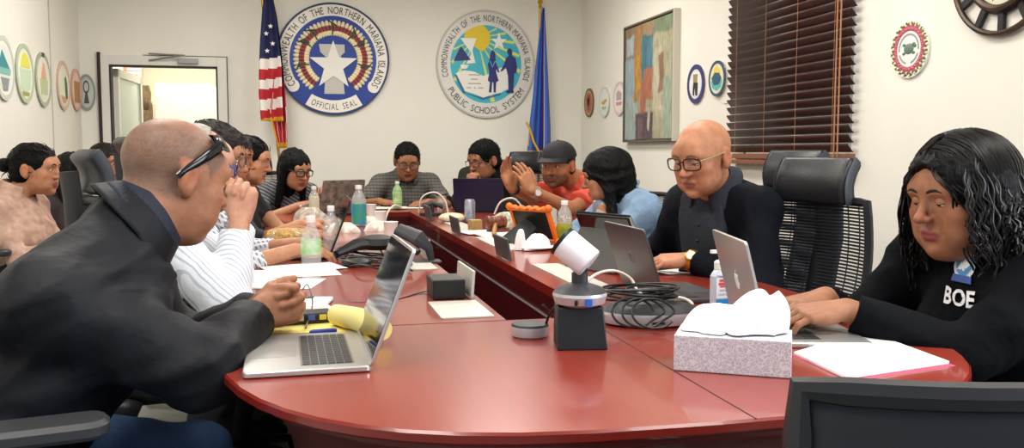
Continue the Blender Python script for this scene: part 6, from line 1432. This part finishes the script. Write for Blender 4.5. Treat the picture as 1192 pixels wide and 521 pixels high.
# 7 -- man in the plaid shirt at the far end
H7 = aty(474, 187, 6.78)
M_pld = stripes('plaid_shirt', '625e57', '504e4a', 38, vec=(1, 0, 0), width=.35, c3='3d3d3c', vec2=(0, .15, 1), scale2=38)
def top7(ctx): garment(ctx, 'shirt', M_pld, t=.016, seed=17, sleeve=.9, res=.008, sl=(.078, .074, .05, .04)); collar(ctx, M_pld, r=.07)
n7 = A3((H7.x, 6.88, H7.z - .115))
person('man in a grey plaid shirt and glasses reading at the far table end', H7, -92, 22, n7, (H7.x, 7.02, .59), -90, 'a06f50', hairf=short_hair(M_hairb, .007, face_cut=((0, .105, -.022), (.072, .078, .088)), st=(700, .02, .3, (.2, .6, .2), .0018)), hs=1.16, wd=1.1, gd=1.1, shw=.19, fat=1.08, glasses=glasses_fn('3a332e', r=.0016), lookdown=.9,
       armR=dict(W=(H7.x - .24, 6.50, .80), pole=(-.9, .1, -.6), d=(.8, -.3, -.1), n=(0, -.1, 1), curl=(25, 30, 20)), armL=dict(W=(H7.x + .12, 6.50, .79), pole=(.9, .1, -.6), d=(-.8, -.2, -.1), n=(0, -.1, 1), curl=(25, 30, 20)), top=top7)
chair((H7.x, 7.12), -90, 'black office chair under the man in the plaid shirt', head=False, back_h=.36)
# 8 -- man resting his chin on his hand
H8 = aty(563, 186, 6.30)
M_olv = mat('dark_olive_jacket', '2b2b24', .85, spec=.15, var=.25, scale=12, bump=.4, bscale=40)
def top8(ctx):
    garment(ctx, 'jacket', M_olv, t=.024, seed=19, sleeve={-1: 1.85, 1: 1.8}, res=.008, neck_r=.078, sl=(.072, .066, .060, .046), amp=.006)
    collar(ctx, M_olv, r=.082, h=.03, drop=.05, gap=40)
    Mx = stripes('patterned_shirt', '8f9496', '2f3338', 30, vec=(.7, .1, .6), width=.5, c3='bfc4c4', vec2=(-.5, .2, .8), scale2=22); S = Sdf(); nk, fa, ua = ctx['neck'], ctx['fa'], ctx['ua']
    S.ell(nk - ua * .13 + fa * .125, [.05, .03, .15], ctx['Rt'], .02); v_, f_ = S.mesh(.008, folds(.004, 90, 3)); link_mesh('shirt_front', v_, f_, Mx, ctx['root'])
n8 = A3((H8.x + .08, 6.41, H8.z - .075)); ch8 = A3(aty(548, 207, 6.16))
person('man with glasses in a dark olive jacket resting his chin on a fist', H8, 212, 16, n8, (H8.x + .20, 6.62, .59), 225, 'a9765a', hairf=short_hair(M_hairb, .012, face_cut=((0, .105, -.026), (.072, .078, .088)), st=(800, .035, .15, (-.7, .5, .0), .0017)), hs=1.18, wd=1.15, gd=1.1, shw=.21, glasses=glasses_fn('2b2b30', r=.0018), lookdown=.9,
       armR=dict(W=ch8 + A3((.0, .0, -.075)), pole=(-.6, -.2, -1), d=(.15, .2, 1), n=(-.7, -.6, 0), curl=(70, 75, 45), thumb=.2), armL=dict(W=(1.30, 5.96, .80), pole=(.8, -.1, -.7), d=(-.8, .1, -.1), n=(0, -.2, 1)), top=top8)
chair((H8.x + .20, 6.60), 225, 'black office chair with headrest behind the man in the olive jacket', hz=.0)
# 9 -- man in the cap
H9 = aty(650, 192, 4.86)
M_red = mat('coral_tee', 'd2503c', .8, var=.12, scale=10, bump=.3, bscale=60)
def hair9(ctx):
    hair_finish(ctx, hair_sdf(ctx, .007, nape=-.06), M_hairb)
    B, Rh, s, Mh = ctx['B'], ctx['Rh'], ctx['hs'], ctx['Mh']; S = Sdf(); S.ell(B(0, -.012, .040), [.093 * s, .112 * s, .092 * s], Rh, .01); c = B(0, 0, .034); S.plane(c, -Rh[:, 2] - Rh[:, 1] * .08, c - .3, c + .3, .004)
    v_, f_ = S.mesh(.005); mc = mat('black_cap', '17181c', .75, bump=.2, bscale=120); cap = link_mesh('cap', v_, f_, mc, ctx['root'])
    b = MB(Mh)
    def brim(u, v): a = (u - .5) * 2.3; L = .092 + .072 * v * math.cos(a * .62) ; return (.089 * math.sin(a) * (1 + .05 * v), .0 + L * math.cos(a) * 1.05 + .0, .038 - .012 * v + .0 - .020 * abs(math.sin(a)) ** 2 * v + .012)
    b.grid(brim, 24, 8); b.obj('brim', mc, cap, solid=.005)
    b = MB(Mh); b.lathe([(.008, 0), (.006, .005), (0, .006)], 12, Matrix.Translation((0, -.012, .13)), cap=False); b.obj('button', mc, cap)
def top9(ctx):
    garment(ctx, 'tee', M_red, t=.014, seed=21, sleeve=.72, neck_r=.066, res=.0065, sl=(.080, .076, .05, .04))
    # chest lettering as seen: OHA
    nk, fa, ua, lat = ctx['neck'], ctx['fa'], ctx['ua'], ctx['lat']; b = MB(); 
    Sg = Sdf(); ctx['torso'](Sg, .014, .05)
    tb = MB(); line_text(tb, 'OHA', .075, 0, 0, 0, bold=.006, gap=.06)
    fwd = A3(fa); vs = []
    for v in tb.V:
        p0 = nk - ua * .19 + lat * -v[0] + ua * (v[1]); ts = np.linspace(.26, .0, 60); d = Sg.at(np.array([p0 + fwd * t for t in ts])); i = int(np.argmax(d < .004)); vs.append(p0 + fwd * (ts[i] + .004))
    o = link_mesh('lettering', vs, tb.F, mat('cream_print', 'f0d8cc', .7), ctx['root'], smooth=False)
hd = A3(aty(604, 213, 4.58))
def watch(ctx, q, m, face, t=.93, r=.032, name='watch'):
    s0, e, W = ctx['joints'][q]; d = unit(W - e); c = e + (W - e) * t; x = unit(np.cross(d, (0, 0, 1))); y = np.cross(d, x); M = basis(c, Vector(x), Vector(y), Vector(d)); b = MB(M); rr = r
    ringf(b, rr - .002, rr + .002, -.009, .009, 28); o = b.obj(name, m, ctx['root'])
    if face is not None:
        fd = unit(A3(face) - d * (A3(face) @ d)); M2 = basis(c + fd * (rr - .002), Vector(np.cross(d, fd)), Vector(d), Vector(fd)); b = MB(M2); b.lathe([(.018, 0), (.019, .002), (.019, .007), (.016, .009)], 24); b.obj('watch_case', m, o); b = MB(M2); b.lathe([(.015, .0088), (.015, .0096)], 24); b.obj('dial', mat('watch_dial', 'e6e2d6', .3), o)
def extra9(ctx):
    watch(ctx, -1, mat('steel_watch', 'b9b4aa', .3, metal=.6), (-.3, -1, .1)); watch(ctx, 1, M_blk, None, name='wristband')
person('man in a black cap and coral red tee holding both hands up', H9, 226, 8, (1.57, 4.93, H9[2] - .085), (1.72, 5.0, .59), 196, 'b07a58', hairf=hair9, hs=1.06, wd=1.15, gd=1.15, shw=.21, fat=1.05, stubble=('3a2a22', .75), lookdown=.25,
       armR=dict(W=hd + A3((-.02, .07, -.03)), pole=(-.1, .5, -1), d=(-.35, -.05, .9), n=(-.5, .8, .1), curl=(14, 18, 10), spread=.2), armL=dict(W=hd + A3((.07, -.03, -.04)), pole=(.2, -.5, -1), d=(-.45, .1, .85), n=(.2, -1, .15), curl=(14, 22, 14), spread=.2), top=top9, extra=extra9, res=.0042)
chair((1.76, 4.98), 196, 'black office chair under the man in the cap', head=False, back_h=.40)
# 10 -- woman in the denim jacket
H10 = aty(706, 205, 4.02)
M_den = mat('blue_denim', '7f99b4', .85, spec=.2, var=.25, scale=14, bump=.35, bscale=70)
def hair10(ctx):
    long_hair(ctx, t=.020, length=.25, width=.085, seed=8, back=-.055, cut=((.0, .125, -.05), (.066, .080, .098)))
def top10(ctx):
    garment(ctx, 'jacket', M_den, t=.024, seed=23, sleeve=1.82, neck_r=.075, res=.007, sl=(.068, .062, .056, .046), amp=.006); collar(ctx, M_den, r=.08, gap=36, h=.03)
    Mx = stripes('floral_scarf', 'd8cfc4', 'c98a5c', 16, vec=(.6, .2, .7), width=.35, c3='7d8ea6', vec2=(-.5, .5, .5), scale2=14); S = Sdf(); nk, fa, ua, lat = ctx['neck'], ctx['fa'], ctx['ua'], ctx['lat']
    S.ell(nk - ua * .10 + fa * .14, [.075, .04, .15], ctx['Rt'], .02); v_, f_ = S.mesh(.008, folds(.006, 70, 3)); link_mesh('scarf', v_, f_, Mx, ctx['root'])
person('woman in a blue denim jacket turning away, long black hair over her face', H10, 158, 12, (1.515, 4.04, H10[2] - .095), (1.66, 4.02, .59), 186, 'ad7c5e', hairf=hair10, hs=1.06, wd=1.08, gd=1.05, shw=.185, female=True, fat=1.03,
       armR=dict(W=(1.10, 4.12, .80), pole=(.2, .6, -1), d=(-.8, -.4, 0), n=(0, .3, 1), curl=(40, 40, 20)), armL=dict(W=(1.12, 3.92, .81), pole=(.2, -.7, -1), d=(-.6, .5, .3), n=(-.2, -.8, .6), curl=(40, 40, 20)), top=top10, res=.0045)
chair((1.68, 4.02), 186, 'black office chair under the woman in denim', head=False, back_h=.40)
# 11 -- bald man with glasses
H11 = aty(818, 182, 2.70)
M_nvy = mat('dark_navy_jacket', '0b0e17', .8, spec=.15, var=.15, scale=8, bump=.35, bscale=40); M_chp = mat('charcoal_polo', '30333b', .85, spec=.2, bump=.3, bscale=120)
def top11(ctx):
    garment(ctx, 'jacket', M_nvy, t=.020, seed=25, sleeve=1.93, neck_r=.078, neck_fwd=.02, res=.006, sl=(.064, .062, .058, .044), amp=.006, freq=65)
    S = Sdf(); nk, fa, ua, lat, pel = ctx['neck'], ctx['fa'], ctx['ua'], ctx['lat'], ctx['pel']
    ctx['torso'](S, .031, .05); c = nk + lat * .105; S.plane(c, lat * 1. + ua * .12, c - .8, c + .8, .01); c = nk - lat * .07; S.plane(c, -lat + ua * .12, c - .8, c + .8, .01); c = nk - fa * .01; S.plane(c, -fa, c - .8, c + .8, .01)
    S.ell(nk + fa * .03 + ua * .055, (.062, .066, .06), ctx['Rt'], .008, 1); v_, f_ = S.mesh(.006, folds(.003, 60, 26)); link_mesh('polo_front', v_, f_, M_chp, ctx['root']); collar(ctx, M_chp, r=.068, h=.024, drop=.036, gap=26)
    b = MB()
    for k in range(2):
        p0 = nk - ua * (.06 + .05 * k); ts = np.linspace(.3, 0, 100); Sg = Sdf(); ctx['torso'](Sg, .031, .05); d = Sg.at(np.array([p0 + fa * t for t in ts])); p1 = p0 + fa * (ts[int(np.argmax(d < 0))] + .002); b.sphere(p1, (.006, .006, .006), 10, 6)
    b.obj('button', M_blk, ctx['root'])
def extra11(ctx): watch(ctx, -1, mat('gold_watch', 'd0a02c', .25, metal=.8), (-.5, -.7, .6), t=.97, r=.034)
hL = A3(atz(775, 306, .795)); 
person('bald man with glasses in a navy jacket, gold watch on his wrist', H11, 208, 16, (1.375, 2.765, H11[2] - .115), (1.585, 2.93, .59), 206, 'b98262', hs=1.05, wd=1.12, gd=1.08, shw=.150, glasses=glasses_fn('2a1f1c', w_=.028, h_=.019, r=.0022, arm='b9a67c'), browc='7a5c48', lip='9a6050', lookdown=.9,
       armL=dict(W=atz(803, 302, .80), pole=(.5, -.8, -.7), d=(-.85, .25, -.05), n=(-.1, -.25, 1), curl=(22, 28, 20), spread=.16), armR=dict(W=(1.08, 2.98, .80), pole=(.3, .8, -.8), d=(-.8, -.4, -.05), n=(0, .2, 1), curl=(30, 35, 20)), top=top11, extra=extra11, res=.0038)
chair((1.57, 3.05), 192, 'black office chair behind the bald man', recline=.12)
chair((1.30, 2.45), 196, 'empty black mesh office chair between the bald man and the woman in polo', recline=.12, hz=-.025)
# 12 -- woman in the black polo
H12 = aty(1118, 228, 1.72)
M_plo = mat('black_polo', '090b10', .85, spec=.12, var=.2, scale=10, bump=.35, bscale=40)
def hair12(ctx):
    B, Rh, s, Mh = ctx['B'], ctx['Rh'], ctx['hs'], ctx['Mh']
    S = hair_sdf(ctx, .016, ((0, .118, -.025), (.068, .080, .108)), nape=-.6, ears=False, vol=(1.08, 1.05, 1.02), front=lambda S, B, Rh, s: (S.cone(B(0, -.055, -.0), B(0, -.06, -.13), .078 * s, .075 * s, .03), [S.cone(B(q * .075, -.02, .02), B(q * .10, -.02, -.13), .036 * s, .040 * s, .03) for q in (-1, 1)]))
    hm = hair_finish(ctx, S, M_hairb, amp=.003, freq=330, seed=12)
    rnd = random.Random(5); b = MB(Mh)
    for i in range(260):
        a = rnd.uniform(-2.25, 2.25); side = abs(a); r0 = .085
        x0, y0 = math.sin(a), -math.cos(a); z0 = rnd.uniform(.02, .10)
        if side > 2.05: z0 = rnd.uniform(.05, .09)
        L = rnd.uniform(.16, .26) if side < 2.1 else rnd.uniform(.14, .20); ph = rnd.uniform(0, 6); am = rnd.uniform(.004, .009); P_ = []
        for k in range(24):
            t = k / 23; z = z0 - L * t; out = 1.0 + .30 * min(1, t * 1.6) - .25 * max(0, z - .03) / .08
            rx, ry = .096 * out, .112 * out; wv = am * math.sin(ph + t * 24) * (0.3 + t)
            P_.append((rx * x0 + wv * y0, ry * y0 - .012 - wv * x0 * .7, z + am * .4 * math.cos(ph + t * 15)))
        b.tube(P_, [.0026 * (1 - .6 * (k / 23) ** 2) for k in range(24)], 5)
    # curls framing the face
    for q in (-1, 1):
        for j in range(7):
            P_ = []; ph = rnd.uniform(0, 6); am = .0065; x1 = .062 + .004 * j
            for k in range(22):
                t = k / 21; z = .105 - .26 * t; P_.append((q * (.012 + (x1 - .012) * min(1, t * 3.0) + am * math.sin(ph + t * 20)), .074 + .022 * math.sin(min(1, t * 2) * PI) * (1 - j / 14) - .008 * j * .6 - .02 * t + am * math.cos(ph + t * 20), z))
            b.tube(P_, [.0022] * 20 + [.0016, .001], 5)
    b.obj('curl', mat('curl_hair', '0f0c0d', .34, spec=.4, var=.4, scale=80), hm)
    parted(ctx, mat('curl_hair', '0f0c0d'), 300, .20, .0065, 26, seed=9, parent=hm, spread=.035)
def top12(ctx):
    garment(ctx, 'polo', M_plo, t=.020, seed=27, sleeve=1.93, neck_r=.068, vneck=.06, res=.006, sl=(.070, .066, .060, .042), amp=.006, freq=65); collar(ctx, M_plo, r=.074, h=.03, drop=.05, gap=32)
    nk, fa, ua, lat, root = ctx['neck'], ctx['fa'], ctx['ua'], ctx['lat'], ctx['root']; Sg = Sdf(); ctx['torso'](Sg, .020, .05)
    def on(u, v, c, off=.005):
        p0 = c - lat * u + ua * v; ts = np.linspace(.34, .0, 120); d = Sg.at(np.array([p0 + fa * t for t in ts])); return p0 + fa * (ts[int(np.argmax(d < 0))] + off)
    c = nk - ua * .066 - lat * LOGO12; 
    tb = MB(); line_text(tb, 'BOE', .045, 0, -.055, 0, bold=.03, gap=.06); link_mesh('lettering', [on(v[0], v[1], c, .008) for v in tb.V], tb.F, mat('white_stitch', 'e8e8ec', .6), root, smooth=False)
    def patch(name, colr, pts, off): 
        cx_ = sum(p[0] for p in pts) / len(pts); cy_ = sum(p[1] for p in pts) / len(pts); V_ = [on(cx_, cy_, c, off)] + [on(x, y, c, off) for x, y in pts]; n_ = len(pts); link_mesh(name, V_, [(0, 1 + i, 1 + (i + 1) % n_) for i in range(n_)], mat('stitch_' + colr, colr, .6), root)
    patch('emblem', 'cfd8e6', circ(.032, 24, 0, .025), .0075); patch('emblem_field', '4f8fc4', circ(.024, 24, 0, .027), .0085); patch('emblem_peak', 'e8eef2', [(-.018, .012), (0, .045), (.006, .03), (.014, .04), (.02, .012)], .0095); patch('emblem_band', '2f4f96', [(-.026, .004), (.026, .004), (.03, -.010), (-.03, -.010)], .009)
LOGO12 = .022
person('woman with wavy black hair in a black polo typing on a silver laptop', H12, 185, 10, (1.53, 1.72, .97), (1.64, 1.66, .59), 186, 'a06f54', hairf=hair12, hs=1.10, wd=1.18, gd=1.12, shw=.20, female=True, fat=1.10, lip='96504e', lookdown=1.0, roll=0,
       armR=dict(W=A3(atz(938, 356, .80)) + A3((.07, .03, .012)), pole=(.3, .7, -1), d=(-.97, .0, -.12), n=(0, .1, 1), curl=(18, 32, 22), spread=.2), armL=dict(W=A3(atz(985, 366, .80)) + A3((.0, .0, .01)), pole=(.5, -.55, -1), d=(-.95, .18, -.10), n=(-.05, -.15, 1), curl=(18, 34, 24), spread=.2), top=top12, res=.0038)
chair((1.66, 1.68), 184, 'black office chair under the woman in the black polo', head=False, back_h=.36)
# 13..15 -- people along the left wall
H13 = aty(42, 197, 5.05)
M_pnk = mat('blush_blouse', 'c9a896', .8, var=.0, col2='a98474', scale=26, bump=.3, bscale=60)
def hair13(ctx):
    S = hair_sdf(ctx, .009, face_cut=((0, .108, -.040), (.078, .080, .098)), nape=-.07); B, Rh, s = ctx['B'], ctx['Rh'], ctx['hs']
    S.ell(B(0, -.145, .01), [.034 * s, .034 * s, .034 * s], Rh, .012); S.ell(B(0, -.175, .0), [.016 * s, .02 * s, .02 * s], Rh, .012); hair_finish(ctx, S, M_hairb, strands=(500, .05, .1, (0, -1, .1), .0016))
def top13(ctx): garment(ctx, 'blouse', M_pnk, t=.022, seed=29, sleeve=1.5, neck_r=.07, vneck=.05, res=.008, amp=.007); collar(ctx, M_pnk, r=.07, gap=40)
person('woman in a blush blouse with her hair in a bun by left wall', H13, -12, 4, (-1.44, 5.03, H13[2] - .13), (-1.46, 5.0, .59), -14, 'bd8868', hairf=hair13, hs=1.12, wd=1.12, gd=1.12, shw=.18, female=True, neckr=.048, lip='9a4f4c', lookdown=.5,
       armR=dict(W=(-1.12, 4.82, .70), pole=(-.3, -.5, -1), d=(.8, .3, -.1), n=(0, -.3, 1)), armL=dict(W=(-1.1, 5.06, .70), pole=(-.2, .6, -1), d=(.8, -.3, 0), n=(0, .2, 1)), top=top13, group='people seated along the left wall')
chair((-1.44, 5.0), -12, 'black office chair under the woman with the bun', head=False, back_h=.34)
H14 = aty(87, 204, 5.85)
def top14(ctx): garment(ctx, 'blouse', mat('dark_wine_top', '2a2024', .8), t=.014, seed=31, sleeve=1.2, res=.01)
person('person with long black hair half hidden behind the leather headrest', H14, -20, 8, (-1.42, 5.88, H14[2] - .12), (-1.46, 5.86, .59), -20, 'a87458', hairf=long_hair, hs=1.12, female=True, top=top14, group='people seated along the left wall')
chair((-1.45, 5.86), -18, 'black office chair under the person with long black hair', head=False, back_h=.34)
H15 = aty(124, 190, 6.75)
def top15(ctx): garment(ctx, 'shirt', mat('pale_shirt', 'cfc4b6', .8), t=.014, seed=33, sleeve=1.0, res=.01); collar(ctx, mat('pale_shirt', 'cfc4b6', .8))
person('person in a pale shirt in the far left corner beside the door', H15, -35, 4, (-1.37, 6.83, H15[2] - .12), (-1.42, 6.86, .59), -35, 'b07a5c', hairf=short_hair(M_hairk, .014), hs=1.15, top=top15, group='people seated along the left wall')
chair((-1.42, 6.86), -35, 'black office chair under the person in the pale shirt', head=False, back_h=.34)
# foreground chair at the lower right
chair((.675, .95), 84, 'black office chair in the foreground, its back to the camera', head=False, back_h=.44, solidback=True, recline=.10)
